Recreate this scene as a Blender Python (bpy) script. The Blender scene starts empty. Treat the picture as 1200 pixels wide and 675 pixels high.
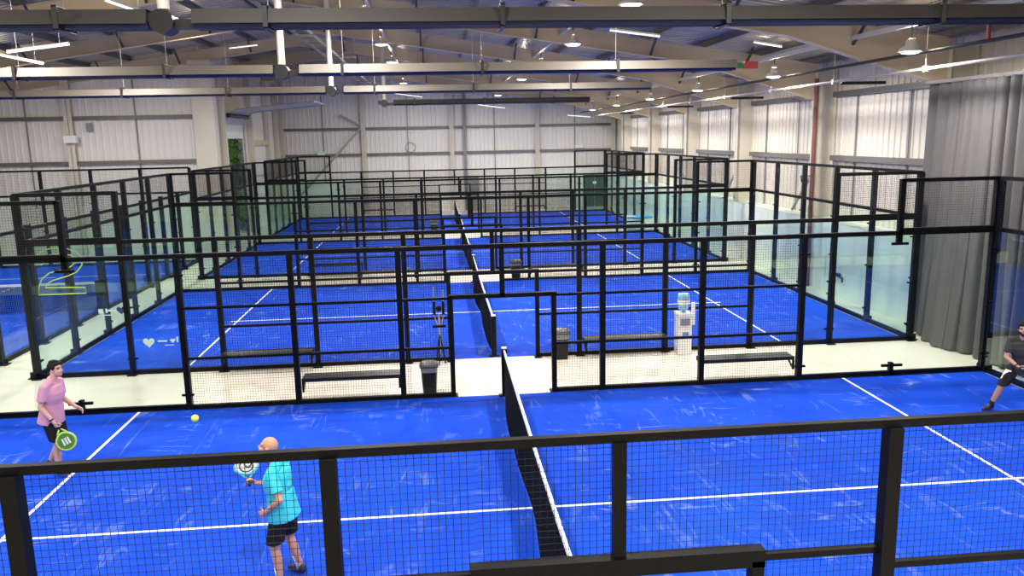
import bpy, bmesh, math, random
from mathutils import Vector, Matrix, Quaternion
random.seed(7)
sc = bpy.context.scene
C = sc.collection
PI = math.pi
V = Vector

# ------------------------------------------------------------------ materials
def newmat(name):
    m = bpy.data.materials.new(name); m.use_nodes = True
    nt = m.node_tree
    return m, nt, nt.nodes, nt.links, nt.nodes['Principled BSDF']

def solid(name, col, rough=.5, metal=0.0, var=0.0, scale=6.0, spec=.5, bump=0.0):
    m, nt, N, L, p = newmat(name)
    p.inputs['Roughness'].default_value = rough
    p.inputs['Metallic'].default_value = metal
    p.inputs['Specular IOR Level'].default_value = spec
    tc = N.new('ShaderNodeTexCoord')
    nz = N.new('ShaderNodeTexNoise'); nz.inputs['Scale'].default_value = scale; nz.inputs['Detail'].default_value = 4
    L.new(tc.outputs['Object'], nz.inputs['Vector'])
    mx = N.new('ShaderNodeMix'); mx.data_type = 'RGBA'
    mx.inputs[6].default_value = tuple(c*(1-var) for c in col)+(1,)
    mx.inputs[7].default_value = tuple(min(1, c*(1+var)) for c in col)+(1,)
    L.new(nz.outputs['Fac'], mx.inputs[0])
    L.new(mx.outputs[2], p.inputs['Base Color'])
    if bump:
        b = N.new('ShaderNodeBump'); b.inputs['Strength'].default_value = bump
        L.new(nz.outputs['Fac'], b.inputs['Height']); L.new(b.outputs['Normal'], p.inputs['Normal'])
    return m

def emit(name, col, strength):
    m, nt, N, L, p = newmat(name)
    p.inputs['Base Color'].default_value = col+(1,)
    p.inputs['Emission Color'].default_value = col+(1,)
    p.inputs['Emission Strength'].default_value = strength
    return m

def glass_mat():
    m, nt, N, L, p = newmat('clear_glass'); N.remove(p)
    out = N['Material Output']
    tr = N.new('ShaderNodeBsdfTransparent'); tr.inputs[0].default_value = (.91, .958, .943, 1)
    gl = N.new('ShaderNodeBsdfGlossy'); gl.inputs['Roughness'].default_value = .01
    gl.inputs[0].default_value = (.9, 1, .97, 1)
    fr = N.new('ShaderNodeFresnel'); fr.inputs[0].default_value = 1.42
    ms = N.new('ShaderNodeMixShader')
    mr = N.new('ShaderNodeMapRange'); mr.inputs[1].default_value = 0; mr.inputs[2].default_value = 1; mr.inputs[3].default_value = .006; mr.inputs[4].default_value = .10
    L.new(fr.outputs[0], mr.inputs[0]); L.new(mr.outputs[0], ms.inputs[0]); L.new(tr.outputs[0], ms.inputs[1]); L.new(gl.outputs[0], ms.inputs[2])
    L.new(ms.outputs[0], out.inputs[0])
    return m

def turf_mat(name, dark=0.0):
    m, nt, N, L, p = newmat(name)
    p.inputs['Roughness'].default_value = .85; p.inputs['Specular IOR Level'].default_value = .15
    tc = N.new('ShaderNodeTexCoord')
    base = N.new('ShaderNodeTexNoise'); base.inputs['Scale'].default_value = .55; base.inputs['Detail'].default_value = 6
    L.new(tc.outputs['Object'], base.inputs['Vector'])
    cr = N.new('ShaderNodeValToRGB')
    e = cr.color_ramp.elements
    e[0].position = .3; e[0].color = (.0016, .054, .60, 1)
    e[1].position = .75; e[1].color = (.0035, .082, .76, 1)
    L.new(base.outputs['Fac'], cr.inputs[0])
    fine = N.new('ShaderNodeTexNoise'); fine.inputs['Scale'].default_value = 55; fine.inputs['Detail'].default_value = 3
    L.new(tc.outputs['Object'], fine.inputs['Vector'])
    m0 = N.new('ShaderNodeMix'); m0.data_type = 'RGBA'; m0.blend_type = 'MULTIPLY'; m0.inputs[0].default_value = .35
    L.new(cr.outputs[0], m0.inputs[6]); L.new(fine.outputs['Color'], m0.inputs[7])
    gm = N.new('ShaderNodeMix'); gm.data_type = 'RGBA'; gm.inputs[0].default_value = .0
    last = m0.outputs[2]
    # sandy streaks left by shoes: ridged, stretched noise in two directions
    for rot, sx, sy, sc_, wid, amt in ((-.30, 1.0, .16, 1.7, .010, .34), (.18, 1.0, .10, 2.6, .009, .26), (.10, .22, 1.0, 2.2, .008, .40)):
        mp = N.new('ShaderNodeMapping'); mp.inputs['Rotation'].default_value = (0, 0, rot); mp.inputs['Scale'].default_value = (sx, sy, 1)
        L.new(tc.outputs['Object'], mp.inputs['Vector'])
        nz = N.new('ShaderNodeTexNoise'); nz.inputs['Scale'].default_value = sc_; nz.inputs['Detail'].default_value = 2.5; nz.inputs['Distortion'].default_value = .5
        L.new(mp.outputs[0], nz.inputs['Vector'])
        s1 = N.new('ShaderNodeMath'); s1.operation = 'SUBTRACT'; s1.inputs[1].default_value = .5; L.new(nz.outputs['Fac'], s1.inputs[0])
        s2 = N.new('ShaderNodeMath'); s2.operation = 'ABSOLUTE'; L.new(s1.outputs[0], s2.inputs[0])
        s3 = N.new('ShaderNodeMapRange'); s3.inputs[1].default_value = 0; s3.inputs[2].default_value = wid*2.4
        s3.inputs[3].default_value = 1; s3.inputs[4].default_value = 0; L.new(s2.outputs[0], s3.inputs[0])
        mk = N.new('ShaderNodeTexNoise'); mk.inputs['Scale'].default_value = .8+sc_*.3; mk.inputs['Detail'].default_value = 3
        L.new(tc.outputs['Object'], mk.inputs['Vector'])
        mr = N.new('ShaderNodeMapRange'); mr.inputs[1].default_value = .53; mr.inputs[2].default_value = .74; L.new(mk.outputs['Fac'], mr.inputs[0])
        mu = N.new('ShaderNodeMath'); mu.operation = 'MULTIPLY'; L.new(s3.outputs[0], mu.inputs[0]); L.new(mr.outputs[0], mu.inputs[1])
        m2 = N.new('ShaderNodeMath'); m2.operation = 'MULTIPLY'; m2.inputs[1].default_value = amt; L.new(mu.outputs[0], m2.inputs[0])
        mm = N.new('ShaderNodeMix'); mm.data_type = 'RGBA'; mm.inputs[7].default_value = (.42, .56, .88, 1)
        L.new(m2.outputs[0], mm.inputs[0]); L.new(last, mm.inputs[6]); last = mm.outputs[2]
    # pale patches of sand
    pn = N.new('ShaderNodeTexNoise'); pn.inputs['Scale'].default_value = 1.3; pn.inputs['Detail'].default_value = 8; pn.inputs['Roughness'].default_value = .72
    L.new(tc.outputs['Object'], pn.inputs['Vector'])
    pr = N.new('ShaderNodeMapRange'); pr.inputs[1].default_value = .5; pr.inputs[2].default_value = .85; pr.inputs[4].default_value = .10
    L.new(pn.outputs['Fac'], pr.inputs[0])
    mm = N.new('ShaderNodeMix'); mm.data_type = 'RGBA'; mm.inputs[7].default_value = (.14, .30, .90, 1)
    L.new(pr.outputs[0], mm.inputs[0]); L.new(last, mm.inputs[6])
    L.new(mm.outputs[2], p.inputs['Base Color'])
    return m

def floor_mat():
    m, nt, N, L, p = newmat('painted_concrete')
    tc = N.new('ShaderNodeTexCoord')
    a = N.new('ShaderNodeTexNoise'); a.inputs['Scale'].default_value = .6; a.inputs['Detail'].default_value = 7
    L.new(tc.outputs['Object'], a.inputs['Vector'])
    cr = N.new('ShaderNodeValToRGB')
    cr.color_ramp.elements[0].position = .3; cr.color_ramp.elements[0].color = (.66, .60, .50, 1)
    cr.color_ramp.elements[1].position = .7; cr.color_ramp.elements[1].color = (.75, .69, .595, 1)
    L.new(a.outputs['Fac'], cr.inputs[0]); L.new(cr.outputs[0], p.inputs['Base Color'])
    b = N.new('ShaderNodeTexNoise'); b.inputs['Scale'].default_value = 3; b.inputs['Detail'].default_value = 4
    L.new(tc.outputs['Object'], b.inputs['Vector'])
    mr = N.new('ShaderNodeMapRange'); mr.inputs[3].default_value = .22; mr.inputs[4].default_value = .42
    L.new(b.outputs['Fac'], mr.inputs[0]); L.new(mr.outputs[0], p.inputs['Roughness'])
    return m

def block_mat():
    m, nt, N, L, p = newmat('white_blockwork')
    p.inputs['Roughness'].default_value = .6
    tc = N.new('ShaderNodeTexCoord'); mp = N.new('ShaderNodeMapping')
    mp.inputs['Rotation'].default_value = (PI/2, 0, PI/2)
    L.new(tc.outputs['Object'], mp.inputs['Vector'])
    br = N.new('ShaderNodeTexBrick'); br.inputs['Scale'].default_value = 1
    br.inputs['Brick Width'].default_value = .44; br.inputs['Row Height'].default_value = .22; br.inputs['Mortar Size'].default_value = .007
    br.inputs['Color1'].default_value = (.70, .70, .66, 1); br.inputs['Color2'].default_value = (.74, .73, .69, 1); br.inputs['Mortar'].default_value = (.62, .61, .58, 1)
    L.new(mp.outputs[0], br.inputs['Vector']); L.new(br.outputs[0], p.inputs['Base Color'])
    return m

M = {}
M['black'] = solid('black_powder_coat', (.0035, .0035, .004), .5, var=.25, spec=.13)
M['navy'] = solid('dark_navy_powder_coat', (.006, .008, .012), .5, var=.2, spec=.18)
M['wire'] = solid('black_wire', (.006, .006, .007), .5, var=.2, spec=.3)
M['glass'] = glass_mat()
M['turf'] = turf_mat('blue_turf')
M['line'] = solid('white_line_paint', (.86, .87, .88), .7, var=.05, scale=30)
M['floor'] = floor_mat()
M['block'] = block_mat()
M['clad'] = solid('white_liner_sheet', (.74, .72, .685), .42, var=.05, scale=.5)
M['clad_warm'] = solid('cream_liner_sheet', (.66, .61, .54), .42, var=.05, scale=.5)
M['roof'] = solid('roof_sheet', (.38, .34, .27), .35, metal=.2, var=.15, scale=.6)
M['steel'] = solid('cream_painted_steel', (.55, .455, .315), .45, var=.10, scale=1.5)
M['column'] = solid('cream_painted_column', (.60, .555, .47), .45, var=.06, scale=1.5)
M['purlin'] = solid('galvanised_purlin', (.17, .165, .165), .45, metal=.4, var=.2)
M['bracedark'] = solid('dark_grey_brace', (.055, .053, .052), .5)
M['girt'] = solid('grey_girt', (.15, .145, .14), .45, metal=.3, var=.2)
M['joint'] = solid('grey_sheet_joint', (.22, .22, .22), .5)
M['heater'] = solid('heater_reflector', (.115, .098, .080), .55, metal=.0, var=.12, scale=2)
M['heater_grey'] = solid('aged_heater_reflector', (.034, .031, .027), .55, metal=.0, var=.15, scale=2)
M['dark'] = solid('dark_steel', (.02, .02, .022), .4, metal=.3)
M['tubeblue'] = solid('blued_steel_tube', (.012, .016, .05), .35, metal=.4)
M['silver'] = solid('galvanised_steel', (.34, .33, .31), .4, metal=.3, var=.1)
M['flue'] = solid('cream_flue', (.74, .70, .58), .35, metal=.2, var=.06)
M['white'] = solid('white_plastic', (.80, .80, .80), .35, var=.03)
M['lampwhite'] = solid('white_enamel', (.55, .53, .48), .35)
M['lens'] = emit('lamp_lens', (1, .97, .88), 9)
M['batten'] = emit('batten_diffuser', (1, .98, .93), 1.6)
M['red'] = solid('red_plastic', (.30, .035, .03), .4)
M['green'] = solid('green_plastic', (.03, .35, .10), .4)
M['signgreen'] = solid('exit_sign_panel', (.45, .75, .62), .4)
M['brown'] = solid('oxide_red_pipe', (.13, .04, .035), .5)
M['net'] = solid('black_net_cord', (.004, .0045, .006), .8, spec=.1)
M['band'] = solid('white_net_band', (.82, .83, .84), .6)
M['bag'] = solid('grey_bin_liner', (.25, .25, .25), .35, var=.3, scale=20)
M['bin'] = solid('black_bin_plastic', (.006, .007, .009), .4, var=.1, spec=.3)
M['binlid'] = solid('dark_grey_bin_lid', (.07, .07, .068), .4, var=.1)
M['bench'] = solid('bench_slat', (.008, .008, .008), .4, var=.15, spec=.35)
M['benchframe'] = solid('bench_edge', (.14, .135, .13), .4)
M['yellowgreen'] = solid('lime_decal', (.50, .62, .10), .5)
M['whitedecal'] = solid('white_decal', (.72, .78, .78), .5)
M['navydecal'] = solid('navy_decal', (.015, .03, .14), .5)
M['water'] = solid('blue_bottle_plastic', (.25, .50, .72), .12, var=.1)
M['bluelabel'] = solid('blue_label', (.10, .25, .62), .5)
M['tarp'] = solid('blue_sheet', (.06, .33, .75), .4, var=.15)
M['sack'] = solid('clear_plastic_wrap', (.55, .66, .70), .25, var=.25, scale=14)
M['doorgreen'] = solid('dark_green_door', (.06, .085, .08), .4)
M['grey'] = solid('mid_grey', (.25, .25, .255), .5)
M['shed'] = solid('slate_grey_panel', (.10, .11, .13), .5, var=.15)
M['leaf'] = solid('hedge_leaves', (.30, .55, .18), .6, var=.6, scale=9)
M['leaflight'] = M['leaf']
M['doorwhite'] = solid('white_sectional_panel', (.74, .72, .68), .4, var=.03)
M['doorgrey'] = solid('grey_door_curve', (.40, .41, .42), .4, var=.05)
def cloth(name, col, var=.12): return solid(name, col, .85, var=var, scale=7, spec=.2)
def curtain_mat():
    return solid('grey_curtain_cloth', (.095, .09, .092), .8, var=.10, scale=3, spec=.25)
M['curtain'] = curtain_mat()

# ------------------------------------------------------------------ mesh builder
ORG = {}
def rootloc(o): return ORG.get(o.name, V((0, 0, 0))) if o else V((0, 0, 0))

class MB:
    def __init__(s): s.v = []; s.f = []; s.m = []; s.mi = 0
    def add(s, vs, fs):
        n = len(s.v); s.v += [V(p) for p in vs]; s.f += [tuple(i+n for i in f) for f in fs]; s.m += [s.mi]*len(fs); return s
    def box(s, c, d, R=None):
        hx, hy, hz = d[0]/2, d[1]/2, d[2]/2
        vs = [V((x, y, z)) for x in (-hx, hx) for y in (-hy, hy) for z in (-hz, hz)]
        if R: vs = [R @ p for p in vs]
        c = V(c)
        return s.add([p+c for p in vs], [(0, 1, 3, 2), (4, 6, 7, 5), (0, 4, 5, 1), (2, 3, 7, 6), (0, 2, 6, 4), (1, 5, 7, 3)])
    def bb(s, a, b):
        return s.box([(a[i]+b[i])/2 for i in range(3)], [abs(b[i]-a[i]) for i in range(3)])
    def bar(s, a, b, w, h=None, up=(0, 0, 1), caps=True):
        a, b = V(a), V(b); h = h or w
        d = (b-a).normalized(); u = V(up)
        if abs(d.dot(u)) > .99: u = V((1, 0, 0))
        r = d.cross(u).normalized(); u = r.cross(d)
        vs = []
        for p in (a, b):
            for i, j in ((-1, -1), (1, -1), (1, 1), (-1, 1)): vs.append(p+r*(i*w/2)+u*(j*h/2))
        fs = [(0, 1, 5, 4), (1, 2, 6, 5), (2, 3, 7, 6), (3, 0, 4, 7)]
        if caps: fs += [(3, 2, 1, 0), (4, 5, 6, 7)]
        return s.add(vs, fs)
    def tube(s, pts, r, n=10, caps=True, closed=False):
        pts = [V(p) for p in pts]; k = len(pts)
        rs = r if isinstance(r, (list, tuple)) else [r]*k
        base = len(s.v); prev = None
        for i, p in enumerate(pts):
            if closed: d = pts[(i+1) % k]-pts[i-1]
            else: d = pts[min(i+1, k-1)]-pts[max(i-1, 0)]
            d.normalize()
            if prev is None: u = V((0, 0, 1)) if abs(d.z) < .95 else V((1, 0, 0))
            else: u = prev
            a = d.cross(u).normalized(); b = a.cross(d).normalized(); prev = b
            for j in range(n):
                t = 2*PI*j/n; s.v.append(p+(a*math.cos(t)+b*math.sin(t))*rs[i])
        for i in range(k if closed else k-1):
            i2 = (i+1) % k
            for j in range(n):
                j2 = (j+1) % n
                s.f.append((base+i*n+j, base+i2*n+j, base+i2*n+j2, base+i*n+j2)); s.m.append(s.mi)
        if caps and not closed:
            s.f.append(tuple(base+j for j in range(n))); s.f.append(tuple(base+(k-1)*n+j for j in reversed(range(n)))); s.m += [s.mi]*2
        return s
    def lathe(s, c, prof, n=16, sx=1, sy=1):
        c = V(c); base = len(s.v)
        for r, z in prof:
            for j in range(n):
                t = 2*PI*j/n; s.v.append(c+V((r*math.cos(t)*sx, r*math.sin(t)*sy, z)))
        for i in range(len(prof)-1):
            for j in range(n):
                j2 = (j+1) % n
                s.f.append((base+i*n+j, base+i*n+j2, base+(i+1)*n+j2, base+(i+1)*n+j)); s.m.append(s.mi)
        s.f.append(tuple(base+j for j in reversed(range(n)))); s.f.append(tuple(base+(len(prof)-1)*n+j for j in range(n))); s.m += [s.mi]*2
        return s
    def prism(s, poly, ex):        # planar polygon extruded by vector ex
        ex = V(ex); n = len(poly); p = [V(q) for q in poly]
        return s.add(p+[q+ex for q in p], [tuple(reversed(range(n))), tuple(range(n, 2*n))]+[(i, (i+1) % n, (i+1) % n+n, i+n) for i in range(n)])
    def build(s, name, mat, parent=None, smooth=False):
        me = bpy.data.meshes.new(name)
        o = V((0, 0, 0))
        if parent is not None: o = rootloc(parent)
        me.from_pydata([tuple(p-o) for p in s.v], [], s.f)
        for mm in (mat if isinstance(mat, (list, tuple)) else [mat]): me.materials.append(mm)
        if any(s.m): me.polygons.foreach_set('material_index', s.m)
        if smooth: me.polygons.foreach_set('use_smooth', [True]*len(me.polygons))
        me.update()
        ob = bpy.data.objects.new(name, me); C.objects.link(ob)
        if parent is not None:
            ob.parent = parent; ORG[ob.name] = o
        return ob

def tag(o, label, cat=None, group=None, kind=None):
    o['label'] = label
    if cat: o['category'] = cat
    if group: o['group'] = group
    if kind: o['kind'] = kind
    return o
def thing(name, label, cat, loc=(0, 0, 0), group=None, kind=None):
    o = bpy.data.objects.new(name, None); C.objects.link(o); o.location = loc
    o.empty_display_size = .1
    ORG[o.name] = V(loc)
    return tag(o, label, cat, group, kind)
def struct(name, mb, mat, label, cat='building'):
    o = mb.build(name, mat); return tag(o, label, cat, kind='structure')
def copy_tree(o, loc=None, parent=None):
    c = o.copy(); C.objects.link(c)
    if parent: c.parent = parent
    for ch in list(o.children): copy_tree(ch, None, c)
    if loc is not None: c.location = loc
    return c

# ------------------------------------------------------------------ layout numbers (metres)
COURTY = [0.0, 12.72, 25.44, 38.16]
CN = ['nearest court', 'second court', 'third court', 'farthest court']
XW = 10.9      # blockwork face, right
XC = 11.7      # cladding, right
YB = 52.0      # back wall
XL = -11.8     # return wall on the left
YL = 34.0      # left back wall
XR = -7.3      # ridge
def zraf(x): return 9.3-.15*abs(x-XR)       # underside of rafters
def zroof(x): return zraf(x)+.72
BAYS = [-6.9+6.8*k for k in range(9)]       # frames at -6.9, -.1, 6.7, 13.5, 20.3, 27.1, 33.9, 40.7, 47.5

# ------------------------------------------------------------------ building shell
fl = MB(); fl.bb((-34, -12, -.2), (XC+.2, YB+.4, 0))
struct('floor', fl, M['floor'], 'pale cream painted concrete floor between the blue courts', 'floor')

def corrug(mb, a, b, z0, z1, out, pitch=.30, depth=.035):
    """trapezoidal sheet from a to b (xy), z0..z1 (z1 may be a function of the point)"""
    a, b = V((a[0], a[1], 0)), V((b[0], b[1], 0)); L = (b-a).length; d = (b-a)/L; out = V((out[0], out[1], 0))
    n = int(L/pitch); prof = []
    for i in range(n):
        s = i*pitch
        for ds, dd in ((0, 0), (.20, 0), (.225, depth), (.275, depth)): prof.append((s+ds*pitch/.30, dd))
    prof.append((L, 0))
    vs = []
    for s, dd in prof:
        p = a+d*s+out*dd
        zt = z1(p) if callable(z1) else z1
        vs += [p+V((0, 0, z0)), p+V((0, 0, zt))]
    mb.add(vs, [(2*i, 2*i+2, 2*i+3, 2*i+1) for i in range(len(prof)-1)])

ztop = lambda p: zroof(p.x)
w = MB(); corrug(w, (-34, -12), (XC, -12), 0, ztop, (0, 1)); struct('wall_front', w, M['clad'], 'ribbed white cladding closing the hall behind the balcony', 'wall')
w = MB(); corrug(w, (-34, -12), (-34, YL), 0, zroof(-34)+.1, (1, 0)); struct('wall_left', w, M['clad'], 'ribbed white cladding beyond the side court', 'wall')
w = MB(); w.bb((XW, -12, 0), (XC+.2, YB+.3, 2.2)); struct('wall_right_base', w, M['block'], 'white painted blockwork base of the right wall', 'wall')
w = MB(); corrug(w, (XC, -12), (XC, YB), 2.2, 7.5, (-1, 0)); struct('wall_right', w, M['clad_warm'], 'ribbed cream cladding of the right wall between the columns', 'wall')
w = MB(); w.bb((XL, YB-.15, 0), (XC, YB+.1, 2.2)); struct('wall_back_base', w, M['block'], 'white painted blockwork base of the far end wall', 'wall')
w = MB(); corrug(w, (XL, YB), (XC, YB), 2.2, ztop, (0, -1)); struct('wall_back', w, M['clad'], 'ribbed white cladding of the far end wall', 'wall')
w = MB(); corrug(w, (-34, YL), (XL, YL), 2.2, ztop, (0, -1)); struct('wall_left_back', w, M['clad'], 'ribbed white cladding at upper left behind the side court', 'wall')
w = MB(); w.bb((-34, YL-.15, 0), (XL-.02, YL+.1, 2.2)); struct('wall_left_back_base', w, M['block'], 'white blockwork base below the left cladding', 'wall')
# return wall with the loading door (opening y 37.4..41.2, up to 5.2)
DO0, DO1, DOZ = 37.4, 41.3, 5.2
w = MB()
corrug(w, (XL, YL+.1), (XL, DO0), 0, lambda p: zroof(XL), (1, 0))
corrug(w, (XL, DO1), (XL, YB), 0, lambda p: zroof(XL), (1, 0))
corrug(w, (XL, DO0), (XL, DO1), 5.95, lambda p: zroof(XL), (1, 0))
struct('wall_left_return', w, M['clad_warm'], 'cream cladding of the stepped wall beside the loading door', 'wall')

# girts and sheet joints
k = 0
def trim(mb, mat, label):
    global k
    k += 1; struct('trim_%d' % k, mb, mat, label, 'wall rail')
def hgirt(a, b, label, mat='girt'):
    m = MB(); m.bar(a, b, .16, .17); trim(m, M[mat], label)
nb = ['first', 'second', 'third', 'fourth', 'fifth', 'sixth', 'seventh', 'eighth', 'ninth']
for i in range(len(BAYS)-1):
    y0, y1 = BAYS[i]+.2, BAYS[i+1]-.2
    if y1 < 12: continue
    if i < 3: continue
    hgirt((XC-.12, y0, 4.13), (XC-.12, y1, 4.13), 'grey horizontal wall rail halfway up right wall, %s bay past the curtain' % nb[i-3])
    hgirt((XC-.12, y0, 6.12), (XC-.12, y1, 6.12), 'grey eaves rail on top of right wall, %s bay past the curtain' % nb[i-3])
    for q in (.36, .80):
        m = MB(); yy = y0+(y1-y0)*q; m.bb((XC-.06, yy-.03, 2.2), (XC-.03, yy+.03, 6.1))
        trim(m, M['joint'], 'thin grey vertical sheet joint on right wall, %s bay past the curtain, %s' % (nb[i-3], 'near side' if q < .5 else 'far side'))
bcols = [-11.55, -6.06, -.02, 5.96, 11.35]
for i in range(4):
    for z, zn in ((2.2, 'low'), (4.0, 'middle'), (5.75, 'high')):
        if z > 3: hgirt((bcols[i]+.15, YB-.13, z), (bcols[i+1]-.15, YB-.13, z), '%s grey wall rail on the end wall, %s bay from the left' % (zn, nb[i]))
    m = MB(); xx = (bcols[i]+bcols[i+1])/2; m.bb((xx-.03, YB-.07, 2.2), (xx+.03, YB-.04, 8)); trim(m, M['joint'], 'thin vertical sheet joint on the end wall, %s bay from the left' % nb[i])
lcols = [-24.2, -17.66, -11.75]
for i in range(2):
    for z, zn in ((4.2, 'lower'), (6.22, 'upper')):
        hgirt((lcols[i]+.15, YL-.13, z), (lcols[i+1]-.2, YL-.13, z), '%s grey wall rail on the left cladding, %s the cream column' % (zn, ('left of', 'right of')[i]))
    m = MB(); xx = (-19.6, -14.8)[i]; m.bb((xx-.03, YL-.07, 2.2), (xx+.03, YL-.04, 7.9)); trim(m, M['joint'], 'thin vertical joint on the left cladding, %s the cream column' % ('left of', 'right of')[i])

# columns (I sections)
def icol(x, y, z0, z1, w, d, ax, label, mat='column'):
    m = MB(); t = .022
    if ax == 'x':   # depth along x
        m.bb((x, y-w/2, z0), (x+t, y+w/2, z1)); m.bb((x+d-t, y-w/2, z0), (x+d, y+w/2, z1)); m.bb((x, y-t/2, z0), (x+d, y+t/2, z1))
    else:
        m.bb((x-w/2, y, z0), (x+w/2, y+t, z1)); m.bb((x-w/2, y+d-t, z0), (x+w/2, y+d, z1)); m.bb((x-t/2, y, z0), (x+t/2, y+d, z1))
    o = m.build('column', M[mat]); return tag(o, label, 'column', kind='structure')
for i, y in enumerate(BAYS):
    if y < 12: continue
    icol(11.0, y, 2.2, 6.9, .28, .68, 'x', 'cream steel column on the right wall, %s from the curtain' % nb[i-3])
for i, x in enumerate(bcols):
    icol(x, YB-.38, 0, zraf(x)+.3, .28, .3, 'y', 'cream steel column on the far end wall, %s from the left' % nb[i])
icol(.87, YB-.42, 0, 8.3, .2, .3, 'y', 'slimmer grey steel post beside the middle column of the end wall', 'grey')
icol(-17.66, YL-.35, 0, 8.5, .35, .3, 'y', 'cream column carrying a white box on the left cladding')
m = MB(); m.bb((-12.15, YL-.45, 0), (-11.2, YL+.1, 8.7)); m.bb((-12.2, YL-.5, 8.45), (-11.1, YL+.12, 8.6)); struct('column', m, M['column'], 'broad boxed cream column at the corner beside the loading door', 'column')
for y, lab in ((36.6, 'tan steel post just left of the loading door'), (42.6, 'tan steel post between the loading door and the white shutter'), (47.2, 'tan steel post right of the white shutter'), (50.2, 'tan steel post near the far left corner')):
    m = MB(); m.bb((XL+.04, y-.12, 0), (XL+.34, y+.12, 8.7)); struct('column', m, M['column'], lab, 'column')

# roof
def roof_side(x0, x1):
    m = MB(); ys = []; y = -12.2
    while y < YB+.3:
        ys += [(y, 0), (y+.18, 0), (y+.21, .035), (y+.30, .035)]; y += .333
    vs = []
    for yy, dz in ys: vs += [V((x0, yy, zroof(x0)+dz)), V((x1, yy, zroof(x1)+dz))]
    m.add(vs, [(2*i, 2*i+1, 2*i+3, 2*i+2) for i in range(len(ys)-1)])
    return m
struct('ceiling_right', roof_side(XR, XC+.5), M['roof'], 'grey ribbed metal roof sheeting right of the ridge', 'ceiling')
struct('ceiling_left', roof_side(-34, XR), M['roof'], 'grey ribbed metal roof sheeting left of the ridge', 'ceiling')

# rafters
for i, y in enumerate(BAYS[1:]):
    root = thing('roof_rafter', 'cream steel roof rafter spanning the hall, %s from the camera' % nb[i], 'roof beam', (XR, y, 9.3), kind='structure')
    m = MB(); D = .52; fw = .24; t = .03
    def seg(x0, x1, d0=D, d1=D):
        za, zb = zraf(x0)+D, zraf(x1)+D
        m.bar((x0, y, za-t/2), (x1, y, zb-t/2), fw, t); m.bar((x0, y, za-d0+t/2), (x1, y, zb-d1+t/2), fw, t)
        m.add([(x0, y-.01, za), (x1, y-.01, zb), (x1, y-.01, zb-d1), (x0, y-.01, za-d0), (x0, y+.01, za), (x1, y+.01, zb), (x1, y+.01, zb-d1), (x0, y+.01, za-d0)], [(0, 1, 2, 3), (7, 6, 5, 4)])
    xl = -34 if y < YL else XL
    seg(XR, 7.0); seg(7.0, 11.1, D, D+.62)
    seg(xl, XR)
    m.build('beam', M['steel'], root)
    for x in (-20, -16, -12.6, -9.4, -5.2, -1.6, 2.0, 5.6, 8.6):
        if x < xl: continue
        b = MB(); b.bar((x, y-.02, zraf(x)+.05), (x+.02, y-.75, zraf(x)+.62), .06, .06); b.build('fly_brace', M['bracedark'], root)
# purlins
pn = 0
for x in [XR+.25+1.8*j for j in range(11)]+[XR-.25-1.8*j for j in range(14)]:
    y1 = YB if x > XL else YL
    m = MB(); zz = zroof(x)-.11
    m.bb((x-.012, -12, zz-.1), (x+.012, y1, zz+.1)); m.bb((x-.08, -12, zz-.1), (x, y1, zz-.085)); m.bb((x, -12, zz+.085), (x+.08, y1, zz+.1))
    pn += 1
    o = m.build('roof_purlin', M['purlin'])
    side = 'right' if x > XR else 'left'
    j = round((abs(x-XR)-.25)/1.8)
    tag(o, 'dark steel purlin under the roof sheets, number %s on the %s of the ridge' % (['one', 'two', 'three', 'four', 'five', 'six', 'seven', 'eight', 'nine', 'ten', 'eleven', 'twelve', 'thirteen', 'fourteen'][j], side), 'purlin', 'roof purlins', 'structure')
# diagonal bracing on the end wall
m = MB(); m.bar((-10.43, YB-.3, 1.4), (-6.15, YB-.3, 5.85), .14, .14); m.bar((-7.6, YB-.3, 6.7), (-6.1, YB-.3, 5.95), .1, .1)
tag(m.build('wall_brace', M['silver']), 'grey diagonal wind brace on the far end wall', 'brace', kind='structure')
# sloping braces in the right-hand bays
for i, y in enumerate(BAYS[4:7]):
    m = MB(); m.bar((XC-.3, y+.3, 4.0), (XC-.3, y+2.2, 2.25), .07, .07)
    tag(m.build('wall_brace', M['grey']), 'thin diagonal strut low beside the %s right-hand column' % nb[i+1], 'brace', kind='structure')
# oxide red downpipe by the second column
m = MB(); m.tube([(10.78, 19.75, 0.005), (10.78, 19.75, 6.6)], .07); tag(m.build('drain_pipe', M['brown']), 'oxide red vertical pipe beside the column next to the curtain', 'pipe')

# ------------------------------------------------------------------ loading door and surroundings on the left
t = thing('door_1', 'open sectional loading door with its panels run up overhead', 'door', (XL, 39.3, 0), kind='structure')
m = MB(); m.bb((XL, DO0, 5.2), (XL+.08, DO1, 5.95)); m.build('lintel_panel', M['doorwhite'], t)
m = MB(); prev = None; pts = []
for a in range(7):
    an = a/6*PI/2; pts.append((XL+.12+.9*(1-math.cos(an)), 5.9+.75*math.sin(an)))
pts.append((-7.2, 6.95))
for a, b in zip(pts, pts[1:]):
    dx, dz = b[0]-a[0], b[1]-a[1]; mm = MB
    m.add([(a[0], DO0, a[1]), (b[0], DO0, b[1]), (b[0], DO1, b[1]), (a[0], DO1, a[1]), (a[0], DO0, a[1]+.05), (b[0], DO0, b[1]+.05), (b[0], DO1, b[1]+.05), (a[0], DO1, a[1]+.05)],
          [(0, 1, 2, 3), (7, 6, 5, 4), (0, 4, 5, 1), (3, 2, 6, 7), (0, 3, 7, 4), (1, 5, 6, 2)])
m.build('door_leaf', M['doorgrey'], t)
for y in (DO0-.06, DO1+.06):
    m = MB(); m.tube([(XL+.1, y, 0)]+[(p[0], y, p[1]) for p in pts], .045, 6); m.build('track', M['silver'], t)
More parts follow.
